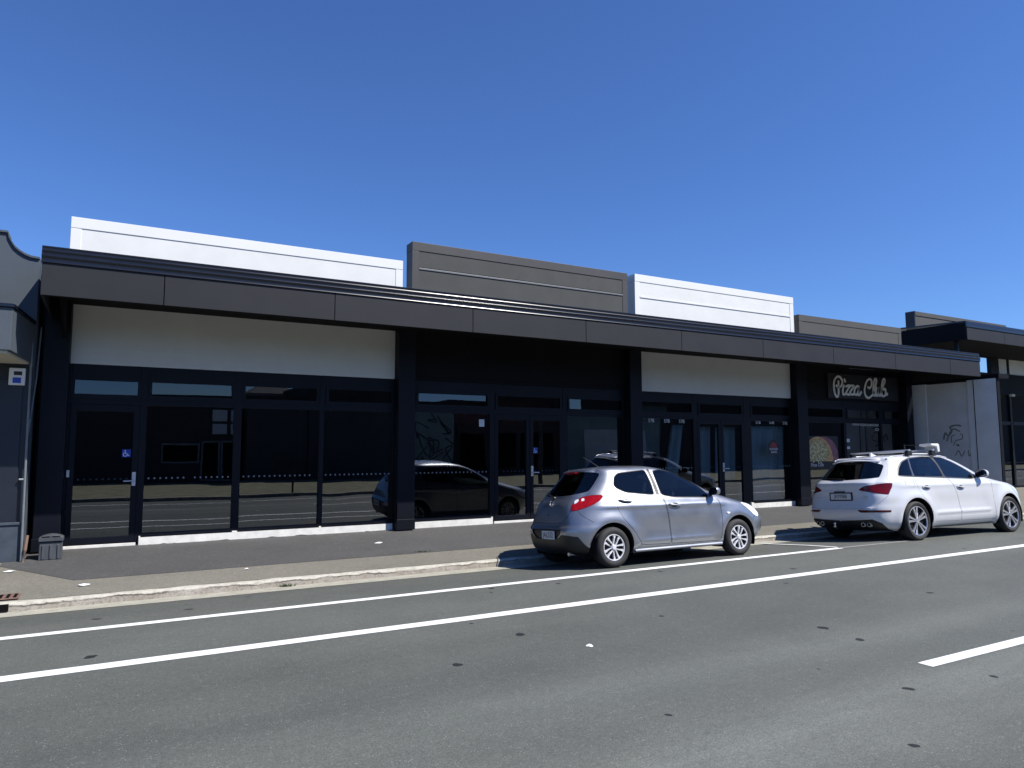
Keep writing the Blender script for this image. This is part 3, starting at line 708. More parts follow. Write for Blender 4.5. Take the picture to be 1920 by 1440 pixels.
def mirror(car, x, z, sg, mt, parent, sc=1.0):
    p = car.at(x, z); m = MB()
    m.tube([(p.x, (p.y + .03) * sg, p.z), (p.x - .005, (p.y - .05) * sg, p.z + .02)], .03 * sc, 8, 1)
    # tapered shell
    c = Vector((p.x - .01, (p.y - .115), p.z + .055)); rings = [(-.05, .80, 1), (-.045, .95, 0), (-.02, 1.0, 0), (.03, .86, 0), (.065, .55, 0), (.08, .2, 0)]
    i0 = len(m.v); n = 20
    for dx, k, _ in rings:
        for q in range(n):
            a = 2 * math.pi * q / n; ca, sa = math.cos(a), math.sin(a)
            yy = .105 * sc * k * (abs(ca) ** .7) * (1 if ca > 0 else -1); zz = .068 * sc * k * (abs(sa) ** .7) * (1 if sa > 0 else -1)
            m.v.append((c.x + dx * sc, (c.y + yy) * sg, c.z + zz))
    for k in range(len(rings) - 1):
        for q in range(n):
            q2 = (q + 1) % n; m.f.append((i0 + k * n + q, i0 + k * n + q2, i0 + (k + 1) * n + q2, i0 + (k + 1) * n + q)); m.m.append(1 if k == 0 else 0)
    m.f.append(tuple(i0 + q for q in range(n))); m.m.append(2)
    m.f.append(tuple(i0 + (len(rings) - 1) * n + q for q in range(n))); m.m.append(0)
    return m.build('wing_mirror', [mt, M['trim'], M['mirror_face']], parent, smooth=True)
def plate(root, c, nrm_y, text, black_frame, w=.36, h=.125):
    """number plate standing on the rear, facing -x"""
    m = MB(); x, y, z = c
    if black_frame: m.box(x - .012, x, y - w / 2 - .03, y + w / 2 + .03, z - h / 2 - .025, z + h / 2 + .02, 1)
    m.box(x - .018, x - .006 if not black_frame else x - .013, y - w / 2, y + w / 2, z - h / 2, z + h / 2, 0)
    o = m.build('number_plate', [M['plate_white'], M['ink']], root, bevel=.003)
    text_obj('plate_lettering', text, h * .92, lambda u, v, q: Vector((x - .0195 + q, y - u, z + v)), M['ink'], o, .001, stretch=.86)
    return o

def car_root(loc, yaw, tilt, label):
    r = empty('parked_car', loc, 0, label, 'car'); r.rotation_euler = (R(-tilt), 0, R(yaw)); return r
def silver_car():
    root = car_root((6.47, 9.3074, -.0741), -.8, 4.4, 'silver lilac five-door hatchback parked at the kerb in front of the shops')
    S = CarSurf(SILVER_ROWS, *SILVER_N, silver_disp); c = Car(S, root); P = M['silver']
    w1 = .04; w2 = 2.57; zc = .295; Ra = .362
    fw = [(1.035, 1.405), (1.21, 1.425), (1.44, 1.375), (1.69, 1.275), (1.90, 1.145), (1.985, 1.03), (1.965, .965), (1.26, .99), (1.04, 1.03)]
    rw = [(.205, 1.20), (.265, 1.33), (.35, 1.385), (.89, 1.425), (.915, 1.21), (.90, 1.04), (.80, 1.045), (.37, 1.09), (.235, 1.155)]
    c.add('glass_f', c.side(fw, .05)); c.add('glass_r', c.side(rw, .05))
    rg = [(-S.R.len, 1.645)] + list(S_GLASS) + [(-S.R.len, 1.112)]
    c.add('glass_back', dense(rounded(rg, .05), .03))
    ws = [(0.0, 1.39), (.36, 1.38), (.50, 1.35), (.60, 1.20), (.66, 1.06), (.5, 1.02), (0.0, 1.0)]
    c.add('screen', c.front(ws))
    c.add('lamp_clear', dense(rounded(S_LW1, .02), .02)); c.add('lamp_clear', dense(rounded(S_LW2, .02), .02))
    lamp = dense(rounded(S_LAMP, .04), .03); c.add('lamp', lamp); c.add('gap', offset_poly(lamp, .008))
    hl = [(2.68, .86), (2.88, .83), (3.04, .76), (3.12, .66), (3.08, .60), (2.96, .64), (2.83, .74)]
    c.add('headlight', c.side(hl, .05))
    # black rubber around the side glass
    c.add('gap', c.side(offset_poly(fw, .014), .05)); c.add('gap', c.side(offset_poly(rw, .014), .05))
    c.add('gap', c.side([(.93, 1.435), (.942, 1.23), (.935, 1.03), (1.0, 1.03), (1.005, 1.2), (.985, 1.435)]))   # centre pillar
    c.add('recess', c.rear([(0, .585), (.42, .578), (.40, .51), (.30, .44), (0, .42)]))
    val = c.rear([(0, .42), (.30, .44), (.40, .49)], 0, False) + S_VAL + [(-1.70, .0), (-S.R.len, 0.0)]
    c.add('valance', dense(val, .03))
    rd = [(.945, 1.445), (.38, 1.42), (.22, 1.365), (.155, 1.20), (.14, 1.07), (.14, .88), (.235, .70), (.42, .50), (.535, .34), (.55, .30), (1.125, .285), (1.115, .50), (1.09, .69), (1.055, .89), (1.02, 1.01)]
    fd = [(.957, 1.447), (1.035, 1.01), (1.07, .89), (1.105, .69), (1.13, .50), (1.14, .285), (2.15, .27), (2.19, .50), (2.205, .67), (2.19, .86), (2.17, .93), (2.06, 1.0), (1.985, 1.10), (1.73, 1.305), (1.46, 1.405), (1.21, 1.45)]
    for k, q in (('door_f', fd), ('door_r', rd)):
        d = c.side(q, .03); c.add('gapb' if False else k, offset_poly(d, -.0045))
    for q in (fd, rd): c.add('gap', offset_poly(c.side(q, .03), .0045))
    
    gate = [(-S.R.len, .545), (-2.555, .548), (-2.20, .556), (-2.112, .66), (-2.088, .748), (-2.10, .884), (-2.062, 1.015), (-1.96, 1.086), (-1.80, 1.112), (-1.745, 1.22), (-1.67, 1.38), (-1.56, 1.57), (-1.62, 1.645), (-S.R.len, 1.69)]
    gd = dense(gate, .03); c.add('gate', gd); c.add('gap', offset_poly(gd, .008))
    c.add('gap', strip(c.side([(2.17, .93), (2.52, .885), (2.82, .825)], 0, False), .008))   # bonnet line
    c.add('gap', strip(c.side([(2.90, .57), (2.99, .63), (3.03, .68)], 0, False), .008))    # front bumper joint
    c.add('gap', strip(dense([(-1.97, .775), (-1.88, .67), (-1.78, .61), (-1.68, .55)], .03, False), .007))  # rear bumper joint
    sill = [(.36, .245), (.40, .285), (2.13, .262), (2.14, .225)]
    for cx in (w1, w2):
        c.holes.append([S.side(x, max(z, S.fz(0) + .0008)) for x, z in dense(arch_hole(S, cx, zc, Ra, .19), .03)])
    c.triangulate(.048)
    c.emit('body', [('body', P, 0), ('gap', M['trim'], 0)], root)
    gt = c.emit('tailgate', [('gate', P, .0)], root)
    c.emit('rear_window', [('glass_back', M['car_glass_dark'], -.003)], gt)
    c.emit('rear_bumper', [('valance', M['trim'], 0), ('recess', M['trim'], -.02)], root)
    c.emit('windscreen', [('screen', M['car_glass'], -.003)], root)
    for sg in (1, -1):
        dr = c.emit('door', [('door_r', P, 0)], root, (sg,)); c.emit('window', [('glass_r', M['car_glass'], -.004)], dr, (sg,))
        df = c.emit('door', [('door_f', P, 0)], root, (sg,)); c.emit('window', [('glass_f', M['car_glass'], -.004)], df, (sg,))
        handle(c, .19, .41, .985, .945, sg, P, dr); handle(c, 1.11, 1.35, .885, .85, sg, P, df)
        lp = c.emit('tail_light', [('lamp', M['red_lamp'], .006), ('lamp_clear', M['clear_lamp'], .008)], root, (sg,))
        c.emit('headlight', [('headlight', M['clear_lamp'], .004)], root, (sg,))
        mirror(c, 2.07, 1.0, sg, P, df)
        # clear side repeater
        p = c.at(2.34, .70); rp = MB(); rp.prism([(p.x + .035 * math.cos(a), p.z + .018 * math.sin(a)) for a in [k * math.pi / 6 for k in range(12)]], lambda u, v, q: (u, q, v), (p.y - .008) * sg, (p.y + .01) * sg); rp.build('side_repeater', M['clear_lamp'], root)
        sk = MB(); sk.tube([tuple(Vector((x, (c.at(x, .235).y + .012) * sg, .222)) ) for x in (.43, .7, 1.2, 1.7, 2.19)], .028, 8); sk.build('sill', P, root, smooth=True)
    for cx in (w1, w2): arch_lip(c, cx, zc, Ra, P, root)
    under_parts(root, S, (w1, w2), Ra + .004, zc, .85)
    for cx in (w1, w2):
        for sg in (1, -1): wheel(root, (cx, -(.835 - .0925) * sg, zc), .295, .193, .185, 'petal', sg)
    inner_parts(root, .97, 1.79, 1.12, .28, .68, 1.40, .95)
    plate(root, (S.P(*S.rear(.0, .49))[0] + .012, -.07, .492), 0, 'JAL532', False, .36, .125)
    # rear wiper, badge, lock, high brake light, aerial, roof-edge spoiler
    w = MB(); a = c.at_rear(.02, 1.055); b = c.at_rear(.30, 1.11)
    w.tube([(a.x - .02, .02, 1.045), (a.x - .03, .12, 1.09), (b.x - .018, .34, 1.115)], [.016, .010, .007], 8); w.tube([(a.x, .02, 1.04), (a.x - .035, .02, 1.045)], .022, 8); w.build('rear_wiper', M['trim'], gt, smooth=True)
    bd = MB(); q = c.at_rear(0, .955); bd.tube([(q.x - .012 + .05 * .18 * math.sin(t), .055 * math.cos(t), .955 + .045 * math.sin(t)) for t in [2 * math.pi * k / 24 for k in range(25)]], .006, 6)
    bd.tube([(q.x - .012, .045 * math.cos(t), .955 + .02 - .035 * abs(math.sin(t))) for t in [math.pi * k / 10 for k in range(11)]], .005, 6); bd.build('badge', M['chrome'], gt, smooth=True)
    lk = MB(); q = c.at_rear(-.02, .79); lk.tube([(q.x - .006, .02, .79), (q.x + .01, .02, .79)], .012, 10); lk.build('lock', M['trim'], gt)
    hb = MB(); q = c.at_rear(0, 1.415); hb.box(q.x - .035, q.x + .02, -.14, .14, 1.406, 1.430); hb.build('brake_light', M['red_lamp'], gt, bevel=.006)
    an = MB(); an.tube([(.44, 0, 1.505), (.26, 0, 1.61), (.14, .0, 1.67)], [.008, .004, .0025], 6); an.build('aerial', M['trim'], root)
    ex = MB(); ex.tube([(-.50, -.42, .215), (-.20, -.42, .215)], .028, 12); ex.tube([(-.18, -.42, .215), (.15, -.42, .23)], .07, 12); ex.build('exhaust_pipe', M['alu'], root, smooth=True)
    return root

def white_car():
    root = car_root((13.30, 8.9618, -.0603), -3.0, 3.7, 'white five-door wagon with silver roof bars and a tow ball parked near the pizza shop')
    S = CarSurf(WHITE_ROWS, *WHITE_N, white_disp); c = Car(S, root); P = M['carwhite']
    w1 = .05; w2 = 3.03; zc = .365; Ra = .435
    q3 = [(-.235, 1.22), (-.10, 1.365), (.06, 1.475), (.285, 1.54), (.185, 1.37), (.13, 1.205)]
    rw = [(.32, 1.543), (.77, 1.57), (1.01, 1.57), (1.05, 1.40), (1.03, 1.18), (.18, 1.20), (.225, 1.37)]
    fw = [(1.075, 1.57), (1.34, 1.55), (1.58, 1.46), (1.82, 1.335), (1.96, 1.245), (1.985, 1.15), (1.91, 1.13), (1.09, 1.17), (1.10, 1.40)]
    dlo = [(-.275, 1.20), (-.14, 1.375), (.05, 1.495), (.31, 1.56), (.78, 1.588), (1.36, 1.568), (1.60, 1.48), (1.85, 1.35), (2.07, 1.215), (2.11, 1.14), (1.9, 1.11)]
    c.add('glass_q', c.side(q3, .04)); c.add('glass_r', c.side(rw, .04)); c.add('glass_f', c.side(fw, .05))
    c.add('chrome', strip(c.side([(.15, 1.20), (.20, 1.37), (.305, 1.545)], 0, False), .016))
    c.add('gap', c.side(dlo, .05))
    rg = [(-S.R.len, 1.745)] + W_GLASS + [(-S.R.len, 1.262)]
    c.add('glass_back', dense(rounded(rg, .05), .03)); c.add('gap', offset_poly(dense(rounded(rg, .05), .03), .012))
    c.add('screen', c.front([(0.0, 1.545), (.42, 1.53), (.57, 1.49), (.70, 1.29), (.76, 1.15), (.55, 1.135), (0.0, 1.12)]))
    lamp = dense(rounded(W_LAMP, .03), .03); c.add('lamp', lamp); c.add('gap', offset_poly(lamp, .006))
    c.add('refl', dense(rounded(W_REFL, .02), .03))
    c.add('headlight', c.side([(3.2, .96), (3.45, .91), (3.65, .81), (3.65, .71), (3.4, .75)], .04))
    blk = [(-S.R.len, .262)] + W_BLACK + [(-2.15, 0.0), (-S.R.len, 0.0)]
    c.add('diffuser', dense(blk, .03))
    rd = [(1.05, 1.595), (.38, 1.57), (.24, 1.525), (.155, 1.32), (.14, 1.18), (.125, 1.03), (.215, .84), (.385, .65), (.52, .45), (.58, .33), (1.385, .315), (1.365, .52), (1.335, .73), (1.24, .97), (1.13, 1.14)]
    fd = [(1.065, 1.597), (1.145, 1.14), (1.255, .97), (1.35, .73), (1.38, .52), (1.40, .315), (2.52, .30), (2.50, .45), (2.475, .77), (2.485, 1.07), (2.22, 1.13), (2.11, 1.21), (1.85, 1.37), (1.6, 1.50), (1.35, 1.585)]
    for k, q in (('door_f', fd), ('door_r', rd)): c.add(k, offset_poly(c.side(q, .03), -.0035))
    for q in (fd, rd): c.add('gapg', offset_poly(c.side(q, .03), .0035))
    gate = [(-S.R.len, .505), (-2.669, .507), (-2.4, .532), (-2.235, .662), (-2.12, .757), (-1.99, .92), (-1.925, 1.098), (-2.02, 1.30), (-1.99, 1.56), (-2.05, 1.74), (-S.R.len, 1.83)]
    gd = dense(gate, .03); c.add('gate', gd); c.add('gapg', offset_poly(gd, .006))
    c.add('gapg', strip(c.side([(2.485, 1.07), (2.9, 1.045), (3.2, .99)], 0, False), .008))
    c.add('gapg', strip(c.side([(-.14, 1.145), (.08, 1.145), (.06, 1.0), (-.17, 1.03), (-.14, 1.145)], 0, False), .006))
    for cx in (w1, w2):
        c.holes.append([S.side(x, max(z, S.fz(0) + .0008)) for x, z in dense(arch_hole(S, cx, zc, Ra, .2), .03)])
    c.triangulate(.05)
    G = mat('panel_gap', (.16, .165, .17), .6)
    c.emit('body', [('body', P, 0), ('gap', M['trim'], 0), ('gapg', G, 0), ('chrome', M['chrome'], .004)], root)
    gt = c.emit('tailgate', [('gate', P, 0)], root)
    c.emit('rear_window', [('glass_back', M['car_glass_dark'], -.003)], gt)
    c.emit('diffuser', [('diffuser', M['trim'], -.01)], root)
    c.emit('windscreen', [('screen', M['car_glass'], -.003)], root)
    for sg in (1, -1):
        c.emit('quarter_window', [('glass_q', M['car_glass_dark'], -.004)], root, (sg,))
        dr = c.emit('door', [('door_r', P, 0)], root, (sg,)); c.emit('window', [('glass_r', M['car_glass'], -.004)], dr, (sg,))
        df = c.emit('door', [('door_f', P, 0)], root, (sg,)); c.emit('window', [('glass_f', M['car_glass'], -.004)], df, (sg,))
        handle(c, .27, .50, 1.00, .975, sg, P, dr); handle(c, 1.32, 1.55, .98, .95, sg, P, df)
        c.emit('tail_light', [('lamp', M['red_deep'], .005)], root, (sg,)); c.emit('rear_reflector', [('refl', M['red_dark'], .004)], root, (sg,))
        c.emit('headlight', [('headlight', M['clear_lamp'], .004)], root, (sg,))
        mirror(c, 2.16, 1.16, sg, P, df, 1.2)
        rl = MB(); pts = []
        for k in range(15):
            x = -.20 + 1.75 * k / 14; zz = 1.565 + .045 * math.sin(math.pi * min(max((x + .20) / 1.75, 0), 1)); p = Vector(S.P(*S.side(x, zz))) if -.15 < x < 1.50 else c.at(x, 1.54)
            pts.append((x, p.y * sg * .985, p.z + (.035 if .3 < x < 1.3 else .012)))
        rl.tube(pts, .016, 8); rl.build('roof_rail', M['alu'], root, smooth=True)
        ep = MB(); ep.tube([(-.885, -.46 * sg, .325), (-.7, -.46 * sg, .325)], .040, 16); ep.tube([(-.865, -.575 * sg, .325), (-.7, -.575 * sg, .325)], .040, 16)
        ep.tube([(-.8855, -.46 * sg, .325), (-.886, -.46 * sg, .325)], .032, 14, 1); ep.tube([(-.8655, -.575 * sg, .325), (-.866, -.575 * sg, .325)], .032, 14, 1); ep.build('exhaust_tip', [M['alu'], M['void']], root, smooth=True)
        sk = MB(); sk.box(.55, 2.56, (-.86 if sg > 0 else .82), (-.82 if sg > 0 else .86), .215, .275); sk.build('sill_trim', M['trim'], root, bevel=.01)
    for cx in (w1, w2): arch_lip(c, cx, zc, Ra, P, root)
    under_parts(root, S, (w1, w2), Ra + .004, zc, .95)
    for cx in (w1, w2):
        for sg in (1, -1): wheel(root, (cx, -(.935 - .1175) * sg, zc), .368, .275, .235, 'double', sg)
    inner_parts(root, 1.12, 1.90, 1.30, .38, .76, 1.55, 1.06)
    plate(root, (S.P(*S.rear(.0, .85))[0] - .004, -.025, .85), 0, 'JKM988', True, .46, .115)
    pl = MB(); q = c.at_rear(0, .94); pl.box(q.x - .018, q.x + .01, -.12, .12, .932, .950); pl.build('plate_lamp', M['trim'], gt, bevel=.004)
    for y, z, wd in ((.52, .82, .12), (-.55, .83, .09)):
        q = c.at_rear(y, z); b = MB(); b.box(q.x - .010, q.x + .004, y - wd / 2, y + wd / 2, z - .012, z + .012); b.build('badge', M['alu'], gt, bevel=.003)
    w = MB(); a = c.at_rear(-.02, 1.18); w.tube([(a.x - .015, -.06, 1.175), (a.x - .02, .1, 1.19), (c.at_rear(.4, 1.21).x - .012, .42, 1.205)], [.018, .010, .007], 8); w.build('rear_wiper', M['trim'], gt, smooth=True)
    tb = MB(); tb.tube([(-.86, .05, .26), (-1.0, .05, .25), (-1.02, .05, .30)], .018, 8); tb.lathe([(.0005, .365), (.018, .360), (.026, .345), (.026, .335), (.018, .32), (.015, .29), (.028, .285), (.028, .275), (.0005, .27)], 14, 0, lambda r, a, h: (-1.02 + r * math.cos(a), .05 + r * math.sin(a), h)); tb.build('tow_ball', M['chrome'], root, smooth=True)
    # roof spoiler lip, fin aerial, cross bars
    sp = MB(); y = .60
    top = [(-.30, 1.578), (-.45, 1.545), (-.465, 1.532), (-.44, 1.520), (-.30, 1.53)]
    n = 12
    for k in range(n):
        y0 = -.53 + 1.06 * k / n; y1 = -.53 + 1.06 * (k + 1) / n; f0 = .115 * (abs(y0) / .53) ** 2.5; f1 = .115 * (abs(y1) / .53) ** 2.5; g0 = .032 * (abs(y0) / .53) ** 2; g1 = .032 * (abs(y1) / .53) ** 2
        for a in range(len(top)):
            b = (a + 1) % len(top)
            sp.quad((top[a][0] + f0, y0, top[a][1] - g0), (top[b][0] + f0, y0, top[b][1] - g0), (top[b][0] + f1, y1, top[b][1] - g1), (top[a][0] + f1, y1, top[a][1] - g1))
    sp.build('roof_spoiler', P, root, smooth=True)
    fa = MB(); fa.prism([(.12, 1.625), (.34, 1.635), (.24, 1.660), (.16, 1.697), (.125, 1.693)], lambda u, v, q: (u, q, v), -.018, .018); fa.build('fin_aerial', P, root, bevel=.006)
    for x, z in ((.42, 1.71), (1.16, 1.715)):
        b = MB(); b.prism([(-.035, 0), (-.02, .016), (.02, .016), (.035, 0), (.02, -.014), (-.02, -.014)], lambda u, v, q: (x + u, q, z + v), -.66, .66); o = b.build('roof_bar', M['alu'], root, smooth=True, auto=30)
        for sg in (1, -1):
            f = MB(); f.prism([(-.055, -.01), (.055, -.01), (.07, -.07), (.05, -.11), (-.05, -.11), (-.07, -.07)], lambda u, v, q: (x + u, q, z + v), -.665 * sg, -.59 * sg); f.build('bar_foot', M['trim'], o, bevel=.008)
    # white carrier clamp at the front bar
    k = MB(); k.prism([(0, 0), (.24, .0), (.26, -.03), (.26, -.17), (.19, -.17), (.17, -.06), (0, -.04)], lambda u, v, q: (1.08 + u, q, 1.84 + v), -.68, -.42); k.build('carrier_cover', M['white_sign'], root, bevel=.012)
    k = MB(); k.tube([(1.16, -.05, 1.72), (1.16, -.05, 1.87)], .012, 8); k.tube([(1.16, -.05, 1.85), (1.12, -.45, 1.82)], .008, 6); k.build('carrier_post', M['trim'], root)
    k = MB(); k.tube([(1.56, -.35, 1.555), (1.56, -.35, 1.66)], .014, 8); k.build('washer_stub', M['white_sign'], root)
    return root

# ------------------------------------------------------------------ shop terrace
YF = 13.2          # face of the shop fronts
YC = 11.08         # face of the canopy
def path_z(y): return -.03 + (y - 10.28) * .0753   # the pavement climbs from the kerb to the shops
GZ = path_z(YF)    # pavement level at the shop fronts
def part(mb, name, m, parent, bevel=0., **k): return mb.build(name, m, parent, bevel=bevel, **k)
shop = empty('shop_building', (0, YF, 0), 0, 'long black single-storey shop terrace with flat canopy and white and dark parapet panels', 'building')
def local(fn): return fn
class LMB(MB):
    """builder whose y is measured in the world; the terrace's Empty stands on the shop-front line"""
    def build(s, name, mats, parent=None, **k):
        s.v = [(x, y - YF, z) for x, y, z in s.v]; return MB.build(s, name, mats, parent, **k)
def spx(x, y, z): return lambda u, v, w: Vector((x + u, y - YF - w, z + v))
# shell behind the shop fronts: party walls, roof, rear wall
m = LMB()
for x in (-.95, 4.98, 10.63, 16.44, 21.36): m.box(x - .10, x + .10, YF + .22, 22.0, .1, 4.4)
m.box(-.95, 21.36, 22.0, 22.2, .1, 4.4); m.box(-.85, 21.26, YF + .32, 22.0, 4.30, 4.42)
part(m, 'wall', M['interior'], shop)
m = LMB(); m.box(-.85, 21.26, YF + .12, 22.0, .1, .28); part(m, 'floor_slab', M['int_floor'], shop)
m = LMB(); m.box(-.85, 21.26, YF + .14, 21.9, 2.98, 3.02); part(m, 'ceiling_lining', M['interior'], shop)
# foundation strip, broken by door thresholds
for x0, x1 in ((.44, 4.76), (5.15, 6.94), (8.74, 10.44), (14.52, 16.2), (16.68, 21.15)):
    m = LMB()
    n = int((x1 - x0) / .12); zt = .335 if x0 > .3 else .3
    pts = [(x0, .05)] + [(x0 + (x1 - x0) * k / n, .05) for k in range(1, n + 1)] + [(x1, zt), (x0, zt)]
    m.prism(pts, lambda u, v, w: (u, w, v), YF - .035, YF + .12)
    part(m, 'foundation', M['base'], shop, .004)
for x0, x1 in ((-.62, .40), (6.98, 8.72), (12.70, 14.45)):
    m = LMB(); m.box(x0, x1, YF - .02, YF + .12, .1, .235); part(m, 'threshold', M['base'], shop, .004)
# ragged lip of asphalt where the path meets the foundation
m = LMB(); pts = []; x = .5
while x < 10.4:
    pts.append((x, GZ - .02 + max(0, random.gauss(.018, .014)) * (1 if x < 4.7 else .5))); x += random.uniform(.04, .16)
m.prism([(.5, .1)] + [(10.4, .1)] + pts[::-1], lambda u, v, w: (u, w, v), YF - .050, YF - .036); part(m, 'asphalt_lip', M['path'], shop)
# columns
for x0, x1, y0 in ((-.985, -.635, 12.96), (4.785, 5.135, 12.98), (10.455, 10.805, 12.98), (16.205, 16.625, 12.98), (21.17, 21.48, 12.98)):
    m = LMB(); m.box(x0, x1, y0, YF + .24, .20, 4.06); m.box(x0 - .012, x1 + .012, y0 - .012, YF + .20, .20, .40); part(m, 'column', M['black'], shop, .006)
# spandrel panels above the shop windows
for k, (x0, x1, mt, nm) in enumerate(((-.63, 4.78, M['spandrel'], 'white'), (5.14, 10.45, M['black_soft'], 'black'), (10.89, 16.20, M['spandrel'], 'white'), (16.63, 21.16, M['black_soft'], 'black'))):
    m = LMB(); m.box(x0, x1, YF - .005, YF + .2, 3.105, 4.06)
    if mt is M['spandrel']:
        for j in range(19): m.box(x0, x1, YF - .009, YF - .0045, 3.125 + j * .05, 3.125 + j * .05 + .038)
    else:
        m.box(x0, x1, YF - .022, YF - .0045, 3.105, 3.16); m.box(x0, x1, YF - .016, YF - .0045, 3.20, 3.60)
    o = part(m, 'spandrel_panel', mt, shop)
    if nm == 'white': o['label'] = 'ribbed white panel under the canopy'
# ------------- windows and doors
def frame_bars(mb, x0, x1, z0, z1, w, y0, y1, m=0):
    mb.box(x0, x0 + w, y0, y1, z0, z1, m); mb.box(x1 - w, x1, y0, y1, z0, z1, m)
    mb.box(x0 + w, x1 - w, y0, y1, z0, z0 + w, m); mb.box(x0 + w, x1 - w, y0, y1, z1 - w, z1, m)
def pane(x0, x1, z0, z1, y, parent, mt, name='pane'):
    m = LMB(); a = random.uniform(-.004, .004); b = random.uniform(-.003, .003)
    m.quad((x0, y + a, z0), (x1, y - a, z0), (x1, y - a + b, z1), (x0, y + a + b, z1))
    return part(m, name, mt, parent)
def dots(x0, x1, parent, z=1.262, step=.083):
    m = LMB(); n = int((x1 - x0) / step)
    for k in range(n):
        if random.random() < .05: continue
        cx = x0 + (k + .5) * (x1 - x0) / n; r = .016
        m.poly([(cx + r * math.cos(a), YF + .041, z + r * math.sin(a)) for a in [q * math.pi / 5 for q in range(10)]])
    return part(m, 'dot_marking', mats_dot, parent)
mats_dot = mat('frosted_dot', (.24, .25, .27), .7)
def shop_window(x0, x1, px0, px1, t0, t1, z0=.335, louvre=False, dot=True, glassz=(.375, 2.46)):
    """one bay: frame with a big pane below and a transom above"""
    m = LMB(); y0, y1 = YF, YF + .10
    m.box(x0, px0, y0, y1, z0, 3.10); m.box(px1, x1, y0, y1, z0, 3.10)
    m.box(px0, px1, y0, y1, z0, glassz[0]); m.box(px0, px1, y0 + .006, y1, glassz[1], 2.545); m.box(px0, px1, y0 - .012, y1, 2.545, 2.575); m.box(px0, px1, y0 + .003, y1, 2.575, 2.60)
    m.box(px0, px1, y0 + .006, y1, 2.88, 3.10); m.box(px0 - .02, px1 + .02, y0 - .035, y0, z0 - .02, z0 + .025)
    frame_bars(m, max(px0 - .0, t0 - .055), min(px1 + .0, t1 + .055), 2.575, 2.90, .05, y0 - .010, y0 + .0055)
    if t0 - .055 > px0: m.box(px0, t0 - .055, y0 + .012, y1, 2.60, 2.88)
    if t1 + .055 < px1: m.box(t1 + .055, px1, y0 + .012, y1, 2.60, 2.88)
    w = part(m, 'window', M['black'], shop)
    if louvre:
        b = LMB()
        for k in range(7): b.prism([(y0 + .01, 2.62 + k * .036), (y0 + .05, 2.645 + k * .036), (y0 + .055, 2.64 + k * .036), (y0 + .015, 2.612 + k * .036)], lambda u, v, q: (q, u, v), t0, t1)
        part(b, 'louvre', M['black_soft'], w)
        b = LMB(); b.quad((t0, y0 + .07, 2.6), (t1, y0 + .07, 2.6), (t1, y0 + .07, 2.88), (t0, y0 + .07, 2.88)); part(b, 'louvre_back', M['void'], w)
    else: pane(t0 - .01, t1 + .01, 2.61, 2.87, YF + .03, w, M['glass_sky'], 'transom_pane')
    pane(px0, px1, glassz[0], glassz[1], YF + .045, w, M['glass'])
    if dot: dots(px0 + .02, px1 - .02, w)
    return w
def lever(x, z, s, parent):
    m = LMB(); m.box(x - .027, x + .027, YF - .022, YF - .004, z - .13, z + .09)
    m.tube([(x, YF - .02, z - .05), (x, YF - .06, z - .05), (x + s * .05, YF - .066, z - .05), (x + s * .15, YF - .062, z - .052)], .011, 8)
    m.tube([(x, YF - .03, z + .03), (x, YF - .018, z + .03)], .014, 10)
    return part(m, 'handle', M['alu'], parent, smooth=True, auto=30)
def door_bay(x0, x1, leaves, t0, t1, hand):
    """framed doorway: transom above, one or two glazed leaves"""
    m = LMB(); y0, y1 = YF, YF + .10; lx0 = leaves[0][0]; lx1 = leaves[-1][1]
    m.box(x0, lx0 - .004, y0, y1, .235, 3.10); m.box(lx1 + .004, x1, y0, y1, .235, 3.10)
    m.box(lx0 - .004, lx1 + .004, y0 + .003, y1, 2.465, 2.545); m.box(lx0, lx1, y0 - .012, y1, 2.545, 2.575); m.box(lx0 - .004, lx1 + .004, y0 + .003, y1, 2.575, 2.60); m.box(lx0, lx1, y0 + .006, y1, 2.88, 3.10)
    frame_bars(m, t0 - .055, t1 + .055, 2.575, 2.90, .05, y0 - .010, y0 + .0055)
    if t0 - .055 > lx0: m.box(lx0, t0 - .055, y0 + .012, y1, 2.60, 2.88)
    if t1 + .055 < lx1: m.box(t1 + .055, lx1, y0 + .012, y1, 2.60, 2.88)
    w = part(m, 'door_frame', M['black'], shop); pane(t0 - .01, t1 + .01, 2.61, 2.87, YF + .03, w, M['glass_sky'], 'transom_pane')
    out = []
    for k, (a, b) in enumerate(leaves):
        d = LMB(); s = .085
        d.box(a, a + s, YF - .004, YF + .055, .245, 2.46); d.box(b - s, b, YF - .004, YF + .055, .245, 2.46)
        d.box(a + s, b - s, YF - .004, YF + .055, .245, .345); d.box(a + s, b - s, YF - .004, YF + .055, 2.35, 2.46)
        o = part(d, 'door', M['black'], shop, .003); pane(a + s, b - s, .345, 2.35, YF + .03, o, M['glass']); dots(a + s + .02, b - s - .02, o)
        if k in hand: lever(hand[k][0], 1.28, hand[k][1], o)
        out.append(o)
    return out
# shop 1
d1 = door_bay(-.635, .47, [(-.595, .38)], -.55, .33, {0: (.332, -1)})[0]
for z in (.75, 1.36, 2.1):
    m = LMB(); m.box(-.605, -.565, YF - .02, YF - .0045, z - .055, z + .055); part(m, 'hinge', M['alu'] if z == 1.36 else M['black'], d1, .002)
shop_window(.47, 1.93, .485, 1.845, .55, 1.81); shop_window(1.93, 3.395, 1.97, 3.335, 2.02, 3.26); shop_window(3.395, 4.785, 3.415, 4.765, 3.50, 4.72)
# shop 2
shop_window(5.135, 6.93, 5.205, 6.885, 5.29, 6.82); shop_window(8.755, 10.455, 8.83, 10.42, 8.90, 10.36)
d2 = door_bay(6.93, 8.755, [(7.00, 7.855), (7.865, 8.715)], 7.08, 8.63, {1: (7.905, 1)})
